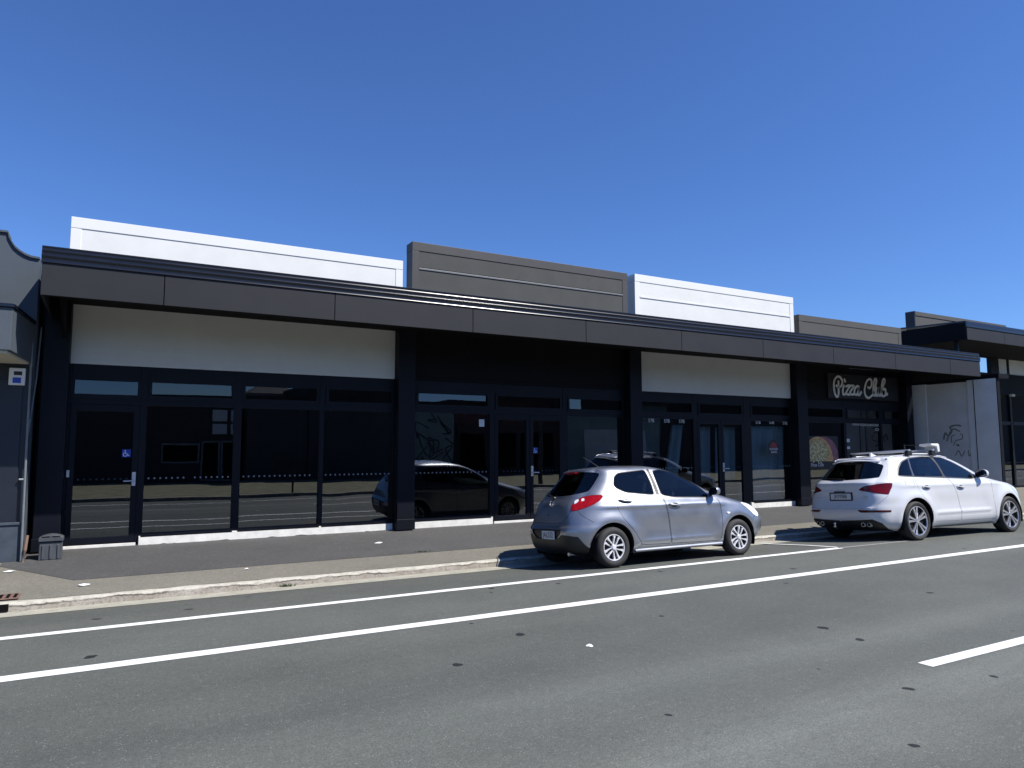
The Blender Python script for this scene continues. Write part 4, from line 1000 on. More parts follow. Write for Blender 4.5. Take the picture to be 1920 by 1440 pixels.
# shop 3
shop_window(10.805, 12.68, 10.90, 12.60, 10.96, 12.54); shop_window(14.48, 16.205, 14.63, 16.17, 14.66, 16.1)
d3 = door_bay(12.68, 14.48, [(12.73, 13.53), (13.54, 14.36)], 12.83, 14.27, {1: (13.58, 1)})
# shop 4
shop_window(16.625, 18.48, 16.72, 18.42, 16.78, 18.40, louvre=True, dot=False); shop_window(18.48, 20.18, 18.53, 20.13, 18.62, 20.05, dot=False); shop_window(20.18, 21.17, 20.22, 21.14, 20.38, 21.08, dot=False)
# ------------- canopy
cx0, cx1 = -.915, 21.69
m = LMB(); m.box(cx0 + .02, cx1 - .02, YC + .03, YF + .25, 4.055, 4.075); m.box(cx0 + .02, cx1 - .02, YC + .03, YC + .06, 3.80, 4.06)
part(m, 'soffit', M['soffit'], shop)
joints = [cx0, .555, 3.0, 5.445, 7.87, 10.31, 12.75, 15.2, 17.68, 20.18, cx1]
for a, b in zip(joints, joints[1:]):
    m = LMB(); m.box(a + .006, b - .006, YC, YC + .03, 3.775, 4.205); part(m, 'fascia_panel', M['fascia'], shop, .002)
for x0, x1 in ((cx0, cx0 + .03), (cx1 - .03, cx1)):
    m = LMB(); m.box(x0, x1, YC + .032, YF + .2, 3.775, 4.205); part(m, 'fascia_return', M['fascia'], shop, .002)
m = LMB(); m.box(cx0 + .031, cx1 - .031, YC + .031, YC + .10, 3.775, 3.795); part(m, 'fascia_edge', M['soffit'], shop)
prof = [(.02, 4.207), (-.012, 4.207), (-.020, 4.215), (-.014, 4.226), (-.010, 4.28), (-.022, 4.290), (-.026, 4.302), (-.020, 4.314), (.0, 4.322), (.004, 4.36), (-.004, 4.366), (-.004, 4.374), (.010, 4.382), (.014, 4.415), (.006, 4.424), (.010, 4.440), (.05, 4.446), (2.1, 4.60), (2.1, 4.55), (.05, 4.40)]
m = LMB(); m.prism([(YC + a, z) for a, z in prof], lambda u, v, w: (w, u, v), cx0 - .006, cx1 + .006); part(m, 'gutter', M['gutter'], shop, smooth=True, auto=60)
m = LMB()
for k in range(44):
    x = cx0 + .3 + k * .51; m.tube([(x, YC - .012, 4.255), (x, YC - .018, 4.255)], .007, 6)
part(m, 'rivets', M['gutter'], shop)
m = LMB(); m.prism([(YF - .02, 4.05), (YF - .02, 3.35), (YF - .08, 3.4), (YC + .5, 4.0), (YC + .5, 4.05)], lambda u, v, w: (w, u, v), -.74, -.70); part(m, 'canopy_bracket', M['black_soft'], shop)
# ------------- parapets
mats_flash = mat('dull_flashing', (.16, .165, .17), .5, metal=.3)
def parapet(x0, x1, z1, mt, tr, label, joint=None, yo=0.):
    y = YF + yo; b = .26 if mt is not M['white_panel'] else .2
    m = LMB(); m.box(x0, x1, y, y + .30, 4.2, z1 - .004); o = part(m, 'parapet', mt, shop)
    m = LMB(); w = .22
    m.box(x0 - .012, x1 + .012, y - .012, y + .32, z1 - .18, z1); m.box(x0 - .012, x0 + w * .62, y - .008, y + .31, 4.2, z1 - .184); m.box(x1 - w * .62, x1 + .012, y - .008, y + .31, 4.2, z1 - .184)
    part(m, 'parapet_trim', tr, o, .004)
    if joint:
        m = LMB(); m.box(x0 + w * .62, x1 - w * .62, y - .016, y - .001, joint - .018, joint + .018); part(m, 'flashing', mats_flash if mt is M['brown_panel'] else tr, o, .004)
        m = LMB(); m.box(x0 + w * .62, x1 - w * .62, y - .0035, y - .0005, joint + .019, joint + .034); part(m, 'joint', M['void'] if mt is M['brown_panel'] else M['conc'], o)
    o['label'] = label
    return o
parapet(-.715, 4.91, 5.485, M['white_panel'], M['white_trim'], 'longest white parapet panel')
parapet(5.13, 10.58, 5.92, M['brown_panel'], M['brown_trim'], 'tall charcoal parapet panel', 5.375)
parapet(10.83, 16.44, 5.94, M['white_panel'], M['white_trim'], 'white parapet panel with a joint', 5.39)
parapet(16.67, 21.40, 5.485, M['brown2'], M['brown2'], 'low taupe parapet panel')

# ------------------------------------------------------------------ things on the shop fronts
def at_front(x, y, z): return Vector((x, y, z))
def sticker(name, x, z, w, h, col, label, cat, group=None, y=YF + .025):
    r = empty(name, (x, y, z), 0, label, cat, group); m = MB(); m.box(-w / 2, w / 2, -.003, 0, -h / 2, h / 2); m.build('backing', col, r)
    return r
def access(x, z, y, label):
    r = sticker('access_sticker', x, z, .125, .125, M['sign_blue'], label, 'sticker', 'access stickers on the glass doors', y)
    m = MB(); fn = lambda u, v, w: (u, -.0035 - w, v); s = .125
    ribbon(m, [(-.12 * s + .24 * s * math.cos(a), -.14 * s + .24 * s * math.sin(a)) for a in [R(100 + 250 * k / 20) for k in range(21)]], .085 * s, fn, 0, .001)
    ribbon(m, [(-.14 * s, .28 * s), (-.10 * s, -.06 * s), (.12 * s, -.06 * s), (.22 * s, -.30 * s), (.31 * s, -.26 * s)], .085 * s, fn, 0, .001)
    m.prism([(-.15 * s + .07 * s * math.cos(a), .38 * s + .07 * s * math.sin(a)) for a in [k * math.pi / 6 for k in range(12)]], fn, 0, .001)
    m.build('wheelchair_symbol', M['paper'], r)
access(.212, 1.675, YF + .026, 'blue wheelchair sticker on the single glass door beside the grey bin')
access(8.01, 1.70, YF + .026, 'blue wheelchair sticker on the glass double door behind the silver hatchback')
r = sticker('notice', 6.715, 2.275, .12, .15, M['paper'], 'small white paper notice taped high inside the window', 'notice', None, YF + .040)
m = MB()
for k in range(5): m.box(-.045, .045, -.0036, -.003, -.05 + k * .024, -.043 + k * .024)
m.build('printed_lines', M['conc'], r)
stamps = [(11.28, 2.405), (11.77, 2.40), (12.25, 2.40), (14.94, 2.42), (15.46, 2.425), (15.98, 2.415)]
side_of = ['window with the slanted sheet', 'window with the round decal']; pos = ['first', 'middle', 'last']
for k, (x, z) in enumerate(stamps):
    o = text_obj('window_decal', '57B', .12, facing(x, YF + .036, z), M['white_sign'], None, .002)
    tag(o, '%s of three small white 57B decals atop the %s' % (pos[k % 3], side_of[k // 3]), 'decal', 'small white number decals on the shop windows')
r = empty('round_decal', (15.50, YF + .036, 1.76), 0, 'round black window decal with red dome above two lines of white lettering', 'decal')
m = MB(); m.prism([(.22 * math.cos(a), .20 * math.sin(a)) for a in [k * math.pi / 20 for k in range(40)]], lambda u, v, w: (u, w, v), -.002, 0); m.build('disc', M['sign_black'], r)
m = MB(); m.prism([(.125 * math.cos(a), .01 + .125 * math.sin(a)) for a in [k * math.pi / 14 for k in range(15)]], lambda u, v, w: (u, w, v), -.004, -.0025); m.build('dome', M['sign_red'], r)
text_obj('lettering', 'BURGER', .085, lambda u, v, w: Vector((u, -.0045 - w, v - .045)), M['white_sign'], r, .001); text_obj('lettering', 'BARN', .085, lambda u, v, w: Vector((u, -.0045 - w, v - .125)), M['white_sign'], r, .001)
# name sign
r = empty('shop_sign', (19.25, 13.17, 3.12), 0, 'black fascia sign reading Pizza Club in white script over the last shop', 'sign')
m = MB(); m.box(-1.55, 1.72, -.05, .03, .05, .76); m.build('panel', M['sign_black'], r, bevel=.004)
m = MB()
for k, s in enumerate(SCRIPT):
    fn = lambda u, v, w: (u - 19.25, -.062 - w, v - 3.12)
    ribbon(m, catmull(s, 5) if len(s) > 2 else s, .062, fn, .0005 * k, .018 + .0005 * k)
m.build('script_lettering', M['white_sign'], r)
m = MB(); m.tube([(-1.30, -.55, .86), (-.2, -.55, .86)], .018, 8); m.tube([(-1.2, -.55, .86), (-1.2, -.55, .93)], .01, 6); m.tube([(-.3, -.55, .86), (-.3, -.55, .93)], .01, 6); m.build('sign_lamp', M['trim'], r)
# pizza poster and lettering
r = empty('pizza_poster', (17.37, YF + .036, 1.52), 0, 'window poster of a round pizza with lettering under it', 'poster')
m = MB(); m.box(-.62, .80, -.003, 0, -.36, .56); m.build('backing', M['sign_black'], r)
def disc_clip(rx, rz, cx, cz, lo, n=48):
    pts = [(cx + rx * math.cos(a), cz + rz * math.sin(a)) for a in [2 * math.pi * k / n for k in range(n)]]
    return [(max(min(x, .79), -.61), max(z, lo)) for x, z in pts]
crust = mat('pizza_crust', (.80, .50, .20), .8, var=.25, vscale=9, tint=(.42, .16, .06)); cheese = mat('pizza_topping', (.62, .48, .22), .8, var=.35, vscale=14, vdetail=9, tint=(.16, .11, .045)); ham = mat('pizza_edge_pink', (.30, .13, .15), .8, var=.4, vscale=9)
m = MB(); m.prism(disc_clip(.62, .60, .18, -.05, -.155), lambda u, v, w: (u, w, v), -.0042, -.003); m.build('board', ham, r)
m = MB(); m.prism(disc_clip(.64, .68, -.08, -.14, -.15), lambda u, v, w: (u, w, v), -.0054, -.0043); m.build('crust', crust, r)
m = MB(); m.prism(disc_clip(.50, .40, -.10, .09, -.15), lambda u, v, w: (u, w, v), -.0066, -.0055); m.build('topping', cheese, r)
m = MB()
for k in range(26):
    a = k * 2.4; q = .045 * math.sqrt(k) + .03; x, z = -.10 + q * 1.6 * math.cos(a), .09 + q * 1.3 * math.sin(a)
    ribbon(m, [(x + .07 * math.cos(a + 1.2 + t), z + .05 * math.sin(a + 1.2 + t)) for t in (0, .4, .8, 1.2, 1.6)], .022, lambda u, v, w: (u, -.0068 - w, v), 0, .001)
m.build('slices', mat('pizza_slices', (.85, .76, .48), .8, var=.3, vscale=20), r)
text_obj('lettering', 'Pizza Club', .13, lambda u, v, w: Vector((u - .13, -.0045 - w, v - .25)), M['white_sign'], r, .001)
o = text_obj('web_lettering', 'WWW.PIZZACLUB.CO.NZ', .105, facing(19.49, YF + .036, 2.425), M['white_sign'], None, .002); tag(o, 'white web address lettering across the top of the pizza shop window', 'lettering')
o = text_obj('short_lettering', 'CO', .12, facing(20.02, YF + .036, 2.29), M['white_sign'], None, .002); tag(o, 'two white letters under the web address on the pizza shop window', 'lettering')
for k, (z, h, mt) in enumerate(((1.96, .10, M['conc_pale']), (1.85, .085, M['plinth']), (1.75, .075, M['conc']))):
    o = sticker('payment_sticker', 18.63, z, .16, h, mt, ('upper pale', 'middle bluish', 'lower grey')[k] + ' card sticker in the column of three on the pizza shop window', 'sticker', 'payment stickers at the pizza shop', YF + .036)
# plastic sheets hung behind the glass of the third shop
def sheet(x0, x1, z0, z1, lean, label, y=13.55):
    m = MB(); n = 26; ph = random.random() * 6
    for k in range(n):
        for q in range(8):
            def P_(i, j):
                t = i / n; v = j / 8; x = x0 + (x1 - x0) * t
                return (x + lean * (v - 1) * (1 - .3 * t) , y + .035 * math.sin(ph + t * 19) + .02 * math.sin(t * 47 + ph), z0 + (z1 - z0) * v)
            m.quad(P_(k, q), P_(k + 1, q), P_(k + 1, q + 1), P_(k, q + 1))
    o = m.build('plastic_sheet', M['sheet'], None, smooth=True, auto=80); mo = o.modifiers.new('gauge', 'SOLIDIFY'); mo.thickness = .004
    tag(o, label, 'sheet', 'plastic sheets hung behind the glass'); return o
sheet(12.25, 12.58, .3, 2.33, .45, 'pale plastic sheet hanging slanted in the window beside the double door'); sheet(12.85, 13.5, .9, 2.3, .05, 'pale plastic sheet hanging behind the first leaf of the double door'); sheet(13.68, 14.4, .9, 2.3, .05, 'pale plastic sheet hanging behind the door leaf with the lever handle'); sheet(14.70, 16.3, .85, 2.34, .12, 'wide pale plastic sheet behind the window with the round decal')
m = MB(); m.box(-.8, .8, -.05, .05, 0, .52); m.box(-.8, .8, -.055, -.05, .44, .46); o = m.build('reflection_board', M['conc'], None, bevel=.01, loc=(15.5, 13.75, .285)); tag(o, 'grey board standing in for reflected ground behind the window with the round decal', 'board')  # grey board imitates the ground's reflection low in this window
m = MB(); m.box(-.65, .65, -.02, .02, 0, 1.5); o = m.build('display_panel', mat('navy_display', (.03, .045, .10), .6, var=.6, vscale=3), None, bevel=.01, loc=(11.5, 14.0, .9)); tag(o, 'dark blue display panel standing inside the third shop window', 'display')
m = MB(); rbox(m, (0, 0, .35), (.9, .5, .7)); rbox(m, (0, .2, .8), (.9, .1, .3)); o = m.build('sofa', mat('plum_cloth', (.07, .015, .025), .9), None, bevel=.06, seg=3, loc=(11.6, 13.75, .282)); tag(o, 'dark plum upholstered seat inside the third shop window', 'seat')

# ------------------------------------------------------------------ neighbour on the left
lb = empty('render_building', (-1.05, 12.55, 0), 0, 'old blue grey rendered building with curved parapet and boxy canopy', 'building')
def o3(mb):
    mb.v = [(x + 1.05, y - 12.55, z) for x, y, z in mb.v]; return mb
cur = [(-1.47, 4.92), (-1.455, 4.85), (-1.42, 4.78), (-1.375, 4.71), (-1.32, 4.66), (-1.25, 4.615), (-1.17, 4.585), (-1.06, 4.575)]
m = MB(); m.prism([(-9, .1), (-1.055, .1)] + [(a, b) for a, b in cur[::-1]] + [(-9, 4.92)], lambda u, v, w: (u, w, v), 12.55, 12.85); o3(m).build('wall', M['left_wall'], lb)
m = MB(); m.box(-9, -1.055, 12.85, 24, .1, 4.4); o3(m).build('rear_block', M['left_dark'], lb)
m = MB()
pts = [(-9, 4.92), (-1.47, 4.92)] + cur[1:]
for k in range(len(pts) - 1):
    a, b = pts[k], pts[k + 1]; m.prism([(a[0], a[1] + .002), (b[0], b[1] + .002), (b[0], b[1] + .032), (a[0], a[1] + .032)], lambda u, v, w: (u, w, v), 12.52, 12.88)
o3(m).build('coping', M['left_wall'], lb)
m = MB(); m.box(-9, -1.058, 12.522, 12.549, .1, 2.95); o3(m).build('shop_front', M['left_dark'], lb)
m = MB(); m.box(-9, -1.05, 12.49, 12.521, .1, .66); m.box(-9, -1.05, 12.47, 12.521, .66, .70); o3(m).build('plinth', M['plinth'], lb, bevel=.006)
m = MB(); fn = lambda u, v, w: (u, v, w)
plan = [(-9, 11.15), (-1.205, 11.15), (-1.075, 12.515), (-9, 12.515)]
m.prism(plan, fn, 3.02, 3.58); o3(m).build('canopy', M['left_wall'], lb, bevel=.008)
m = MB(); m.prism([(-9, 11.12), (-1.185, 11.12), (-1.055, 12.516), (-9, 12.516)], fn, 3.584, 3.63); o3(m).build('canopy_flashing', M['gutter'], lb, bevel=.004)
m = MB(); m.prism([(-9, 11.19), (-1.24, 11.19), (-1.11, 12.51), (-9, 12.51)], fn, 2.985, 3.016); o3(m).build('canopy_soffit', M['cream'], lb)
d = MB(); d.box(-2.2, -1.17, 12.500, 12.5215, .70, 2.75); do = o3(d).build('door', M['left_dark'], lb, bevel=.006)
d = MB(); d.tube([(-1.14, 12.49, 1.31), (-1.14, 12.45, 1.31), (-1.09, 12.45, 1.31)], .012, 6); o3(d).build('handle', M['alu'], do)
m = MB(); m.box(0, .20, -.06, 0, 0, .25); m2 = m.build('alarm_box', M['white_sign'], None, bevel=.01, loc=(-1.345, 12.52, 2.67)); tag(m2, 'small white alarm box with blue panel under the grey canopy', 'alarm box')
m = MB(); m.box(.05, .15, -.064, -.0605, .03, .11, 0); m.build('blue_panel', M['sign_blue'], m2); m = MB(); m.box(.06, .16, -.064, -.0605, .145, .20, 0); m.build('grille', M['trim'], m2)
# pipes in the gap
m = MB(); m.tube([(-1.065, 12.45, .13), (-1.08, 12.45, 1.9), (-1.085, 12.45, 3.3)], .016, 8); o = m.build('drain_pipe', M['pipe'], None, smooth=True); tag(o, 'thin grey downpipe at the corner of the rendered building', 'pipe')
m = MB(); m.tube([(-1.075, 12.47, 1.95), (-1.03, 12.7, 2.8), (-1.02, 12.9, 3.6)], .013, 8); o = m.build('branch_pipe', M['pipe'], None, smooth=True); tag(o, 'slanting grey branch pipe in the gap beside the rendered building', 'pipe')
m = MB(); m.tube([(-1.04, 12.40, .12), (-1.02, 12.42, .30), (-1.01, 12.5, .50)], .022, 8); o = m.build('pipe_stub', mat('old_brown_pipe', (.16, .10, .07), .8), None, smooth=True); tag(o, 'brown bent pipe stub at the foot of the gap', 'pipe')
m = MB(); m.box(-1.035, -.992, 15.2, 15.24, .15, 4.1); m.box(-1.05, -.99, 14.8, 14.84, 2.2, 3.9); o = m.build('gap_sheet', M['white_trim'], None); tag(o, 'narrow pale sheet lit in the gap between the two buildings', 'sheet')
# grey plastic bin
r = empty('litter_box', (-.715, 12.56, path_z(12.46) + .004), 0, 'weathered grey plastic box with arched lid in front of the first column', 'bin')
m = MB(); rbox(m, (0, 0, .16), (.34, .24, .32), 0, .96); 
for x in (-.11, .0, .11): m.box(x - .018, x + .018, -.135, -.112, .01, .27)
m.build('body', M['plastic_bin'], r, bevel=.012)
m = MB(); arch = [(-.18, .33), (.18, .33), (.18, .40), (.13, .43), (.06, .448), (0, .455), (-.06, .448), (-.13, .43), (-.18, .40)]
m.prism(arch, lambda u, v, w: (u, w, v), -.145, .12); m.build('lid', M['plastic_bin'], r, bevel=.012)
m = MB(); m.box(-.13, -.015, -.1475, -.144, .408, .425); m.box(.015, .13, -.1475, -.144, .408, .425); m.build('vent_slot', M['void'], r); r.scale = (.86, .86, .80)

# ------------------------------------------------------------------ wing wall and neighbour on the right
ww = empty('wing_wall', (21.9, 13.3, 0), 0, 'grey concrete wing wall with faded graffiti between the two black buildings', 'wall')
def o4(mb):
    mb.v = [(x - 21.9, y - 13.3, z) for x, y, z in mb.v]; return mb
m = MB(); m.box(21.93, 22.35, 11.60, 14.3, .1, 3.68); o4(m).build('panel', M['conc'], ww)
m = MB(); m.box(21.90, 22.36, 12.82, 13.5, .1, 3.70); o4(m).build('rear_pier', M['conc_pale'], ww, bevel=.008)
m = MB(); m.box(21.90, 22.06, 10.80, 11.598, .1, 3.72); o4(m).build('front_pier', M['conc_pale'], ww, bevel=.01)
m = MB(); m.box(21.905, 22.055, 10.775, 10.797, .1, 3.715); o4(m).build('end_cladding', M['black_soft'], ww, bevel=.006)
m = MB(); m.box(21.885, 21.93, 11.40, 11.415, .2, 3.71); o4(m).build('joint', M['void'], ww)
m = MB(); m.box(21.92, 22.45, 10.72, 14.2, 3.722, 3.84); o4(m).build('cap_beam', M['black_soft'], ww)
m = MB()
for k, s in enumerate(GRAF): ribbon(m, catmull([(y - 13.3, z) for y, z in s], 5) if len(s) > 2 else [(y - 13.3, z) for y, z in s], (.05, .04, .03, .03, .06, .03, .03, .03)[k], lambda u, v, w: (.0295 - w, u, v), .0002 * k, .001 + .0002 * k)
m.build('graffiti', mat('faded_spray_paint', (.075, .10, .075), .9, var=.5, vscale=8, tint=(.20, .22, .21)), ww)
rb = empty('corner_building', (22.8, 14.1, 0), 0, 'black shop building with high flat canopy beyond the concrete wing wall', 'building')
def o5(mb):
    mb.v = [(x - 22.8, y - 14.1, z) for x, y, z in mb.v]; return mb
m = MB(); m.box(22.84, 45, 12.01, 14.3, 5.09, 5.11); o5(m).build('soffit', M['soffit'], rb)
for k, (a, b) in enumerate(((22.82, 25.0), (25.0, 27.5), (27.5, 30), (30, 32.5), (32.5, 35), (35, 45))):
    m = MB(); m.box(a + .006, b - .006, 11.97, 12.0, 5.07, 5.45); o5(m).build('fascia_panel', M['fascia'], rb, bevel=.002)
m = MB(); m.box(22.80, 22.83, 12.004, 14.35, 5.07, 5.62); o5(m).build('fascia_return', M['black_soft'], rb, bevel=.002)
m = MB(); m.prism([(11.99, 5.452), (11.955, 5.452), (11.95, 5.47), (11.965, 5.55), (11.955, 5.56), (11.97, 5.64), (12.0, 5.65), (14.3, 5.75), (14.3, 5.70), (12.0, 5.60)], lambda u, v, w: (w, u, v), 22.79, 45); o5(m).build('gutter', M['gutter'], rb, smooth=True, auto=50)
m = MB(); m.box(23.73, 29.55, 14.1, 14.4, 5.6, 6.38); o5(m).build('parapet', M['brown2'], rb); m = MB(); m.box(23.72, 29.56, 14.08, 14.42, 6.25, 6.395); o5(m).build('parapet_trim', M['brown2'], rb, bevel=.004)
m = MB(); m.box(23.68, 23.729, 14.09, 14.41, 5.6, 6.40); o5(m).build('parapet_end', M['left_dark'], rb)
m = MB(); m.box(29.6, 45, 14.1, 14.4, 5.6, 6.3); o5(m).build('parapet', M['brown_panel'], rb)
for x in (22.95, 28.35, 29.5, 32.0, 36.0):
    m = MB(); m.box(x, x + .12, 14.1, 14.25, .2, 5.085); o5(m).build('mullion', M['black'], rb)
m = MB(); m.box(22.92, 45, 14.08, 14.28, 3.72, 4.50); o5(m).build('beam', M['black_soft'], rb)
m = MB(); m.box(29.65, 45, 14.11, 14.24, 4.52, 5.08); o5(m).build('spandrel_panel', M['white_panel'], rb)
m = MB(); m.box(28.47, 28.93, 14.12, 14.25, 4.502, 5.08); o5(m).build('blank_panel', M['black'], rb); m = MB(); m.box(28.94, 29.5, 14.13, 14.25, 4.502, 5.08); o5(m).build('spandrel_panel', M['spandrel'], rb)
for a, b in ((22.98, 28.3), (28.5, 29.45), (29.65, 31.95), (32.15, 35.9)):
    m = MB(); m.box(a, b, 14.10, 14.2, 2.6, 2.72); m.box(a, b, 14.10, 14.2, .2, .34); w = o5(m).build('window', M['black'], rb)
    m = MB(); m.quad((a, 14.15, .34), (b, 14.15, .34), (b, 14.15, 3.72), (a, 14.15, 3.72)); o5(m).build('pane', M['glass'], w)
m = MB(); m.box(22.9, 45, 20, 20.2, .1, 4.4); m.box(22.9, 23.0, 14.4, 20, .1, 4.4); m.box(22.9, 45, 14.3, 20, 4.40, 4.49); m.box(22.9, 45, 14.0, 20, .12, .20); o5(m).build('rear_wall', M['interior'], rb)
m = MB(); m.box(29.32, 29.55, 13.92, 14.02, 3.66, 3.75); m.tube([(29.43, 13.98, 3.70), (29.43, 14.08, 3.72)], .03, 8); o = m.build('wall_light', M['cream'], None, bevel=.01); tag(o, 'small pale unlit wall light on the black beam of the corner building', 'light')
m = MB(); m.box(22.95, 23.05, 12.35, 12.45, 3.84, 5.088); o5(m).build('canopy_post', M['black'], rb)

# ------------------------------------------------------------------ ground, road, kerbs
def sheet_obj(name, polys, mt, parent=None, kind='structure'):
    m = MB()
    for p in polys: m.poly(p)
    o = m.build(name, mt, parent); tag(o, kind=kind); return o
sheet_obj('ground', [[(-160, -160, -.35), (180, -160, -.35), (180, 200, -.35), (-160, 200, -.35)]], M['ground'])
RX0, RX1 = -70, 110
def road_z(y): return 0.0 if y < 8.35 else -(y - 8.35) * .079   # the parking lane falls to the gutter
YK = 10.16
sheet_obj('road', [[(RX0, -.9, 0), (RX1, -.9, 0), (RX1, 8.35, 0), (RX0, 8.35, 0)], [(RX0, 8.35, 0), (RX1, 8.35, 0), (RX1, 10.3, road_z(10.3)), (RX0, 10.3, road_z(10.3))]], M['road'])
def pz(pts): return [(x, y, path_z(y)) for x, y in pts]
sheet_obj('pavement', [pz([(RX0, YK + .11), (RX1, YK + .11), (RX1, 14.4), (RX0, 14.4)])], M['pave'])
sheet_obj('asphalt_path', [[(x, y, path_z(y) + .004) for x, y in ((-.36, 11.07), (21.85, 11.10), (21.85, 13.25), (-1.08, 13.25), (-1.08, 12.5), (-1.29, 12.5), (-1.29, 12.24))]], M['path'])
def kerb_run(pts, name='kerb'):
    """kerb stone section swept along a plan line; +left of travel is the road side"""
    m = MB(); n = len(pts); prof = [(-.01, -.18, 0), (0.0, -.142, 0), (.010, -.085, 0), (.016, -.062, 0), (.026, -.045, 0), (.05, -.036, 0), (.12, -.033, 0), (.12, -.18, 0)]
    V_ = [Vector(p) for p in pts]; rings = []
    for k, p in enumerate(V_):
        d1 = (V_[k] - V_[k - 1]).normalized() if k else (V_[1] - V_[0]).normalized(); d2 = (V_[min(k + 1, n - 1)] - V_[k]).normalized() if k < n - 1 else d1
        n1 = Vector((-d1.y, d1.x)); n2 = Vector((-d2.y, d2.x)); q = (n1 + n2).normalized(); sc = 1 / max(.5, q.dot(n1))
        jit = random.uniform(-.006, .006)
        rings.append([(p.x + q.x * a * sc + q.x * jit, p.y + q.y * a * sc + q.y * jit, z + random.uniform(-.004, .004)) for a, z, _ in prof])
    for k in range(n - 1):
        for j in range(len(prof) - 1):
            m.quad(rings[k][j], rings[k + 1][j], rings[k + 1][j + 1], rings[k][j + 1], 0)
    m.poly(rings[0]); m.poly(rings[-1][::-1])
    o = m.build(name, M['kerb_worn'], None, smooth=True, auto=50); tag(o, kind='structure'); return o
def dl(pts, step=.35):
    return dense(pts, step, False)
kerb_run(dl([(RX0, YK), (-1.6, YK)], 3) + dl([(-1.5, YK), (25, YK)], .22) + dl([(25.3, YK), (RX1, YK)], 3))
CH = 9.72
sheet_obj('channel', [[(RX0, CH, road_z(CH) + .004), (RX1, CH, road_z(CH) + .004), (RX1, YK + .01, road_z(YK) + .006), (RX0, YK + .01, road_z(YK) + .006)]], M['channel'])
def line(name, pts, w, z=.004, fade=0):
    """painted line with slightly uneven edges"""
    m = MB(); P_ = [Vector(p) for p in dense(pts, .5, False)]; n = len(P_); e = []
    for k, p in enumerate(P_):
        d = (P_[min(k + 1, n - 1)] - P_[max(k - 1, 0)]).normalized(); q = Vector((-d.y, d.x))
        e.append((p + q * (w / 2 + random.uniform(-.004, .004)), p - q * (w / 2 + random.uniform(-.004, .004))))
    for k in range(n - 1):
        a, b = e[k], e[k + 1]; m.quad(*[(q.x, q.y, road_z(q.y) + z) for q in (a[1], b[1], b[0], a[0])])
    o = m.build(name, M['paint'], None); tag(o, kind='structure'); return o
line('parking_line', [(RX0, 8.135), (11.12, 8.135)], .125)
line('parking_line', [(11.08, 8.15), (13.2, 8.11)], .05).data.materials[0] = mat('worn_paint', (.33, .33, .32), .8, var=.4, vscale=9)
line('bay_line', [(11.06, 9.86), (11.10, 8.20)], .085, .012)
line('edge_line', [(RX0, 6.715), (RX1, 6.70)], .165)
for k in range(-6, 10):
    x = 5.72 + 10 * k; line('centre_line', [(x, 3.47), (x + 3.0, 3.47)], .125)
line('edge_line', [(RX0, .75), (RX1, .75)], .12)
# drain grate and kerb inlet
m = MB(); m.box(-.34, .34, -.17, .17, 0, .012)
o = m.build('drain_grate', M['rust'], None, bevel=.004, loc=(-1.22, 10.47, path_z(10.47) + .001)); tag(o, 'rusty iron drain cover set in the grey pavement', 'drain cover')
m = MB()
for k in range(9): m.box(-.30 + k * .072, -.265 + k * .072, -.13, .13, .0125, .0145)
m.build('slots', M['void'], o)
m = MB(); m.box(-.40, .14, -.02, .02, .02, .10); o = m.build('kerb_inlet', M['void'], None, bevel=.004, loc=(-1.10, YK - .004, road_z(YK))); tag(o, 'dark drain slot in the kerb face', 'drain')
# scraps of litter
for k, (x, y, s, lb_) in enumerate(((-.24, 10.74, .055, 'white crumpled scrap on the grey pavement near the dark asphalt corner'), (-1.14, 11.84, .05, 'flat pale scrap on the pavement in front of the rendered building'), (4.11, 12.05, .06, 'white scrap on the dark asphalt in front of the first black column'), (3.72, 5.25, .03, 'tiny white pebble alone in the traffic lane'), (1.76, 10.9, .03, 'pair of tiny white chips on the pavement edge'))):
    m = MB(); n = 9; z = 0 if y < 8 else path_z(y) + .005
    ring = [(s * random.uniform(.6, 1.1) * math.cos(2 * math.pi * q / n) * 1.5, s * random.uniform(.6, 1.1) * math.sin(2 * math.pi * q / n), random.uniform(.001, .012)) for q in range(n)]
    for q in range(n): m.poly([ring[q], ring[(q + 1) % n], (0, 0, .022)])
    m.poly(ring[::-1]); o = m.build('paper_scrap', M['paper'], None, loc=(x, y, z)); tag(o, lb_, 'litter', 'scraps of litter on the ground')
m = MB()
for k in range(40):
    a = random.uniform(0, 6.28); l = random.uniform(.03, .08); x, y = random.gauss(0, .05), random.gauss(0, .02); dx, dy = .01 * math.cos(a + 1.57), .01 * math.sin(a + 1.57)
    m.poly([(x - dx, y - dy, 0), (x + dx, y + dy, 0), (x + l * math.cos(a), y + l * .6 * math.sin(a), random.uniform(.02, .06))])
wm = mat('weed_green', (.06, .09, .03), .9, var=.4, vscale=20)
o = m.build('kerb_weed', wm, None, loc=(2.16, 10.12, road_z(10.1))); tag(o, 'small green weed in the channel by the kerb', 'weed', 'weeds along the kerb')
o2 = o.copy(); COL.objects.link(o2); o2.location = (4.54, 11.15, path_z(11.15)); o2.scale = (1.3, .8, .5); tag(o2, 'flattened green weed at the edge of the dark asphalt', 'weed')

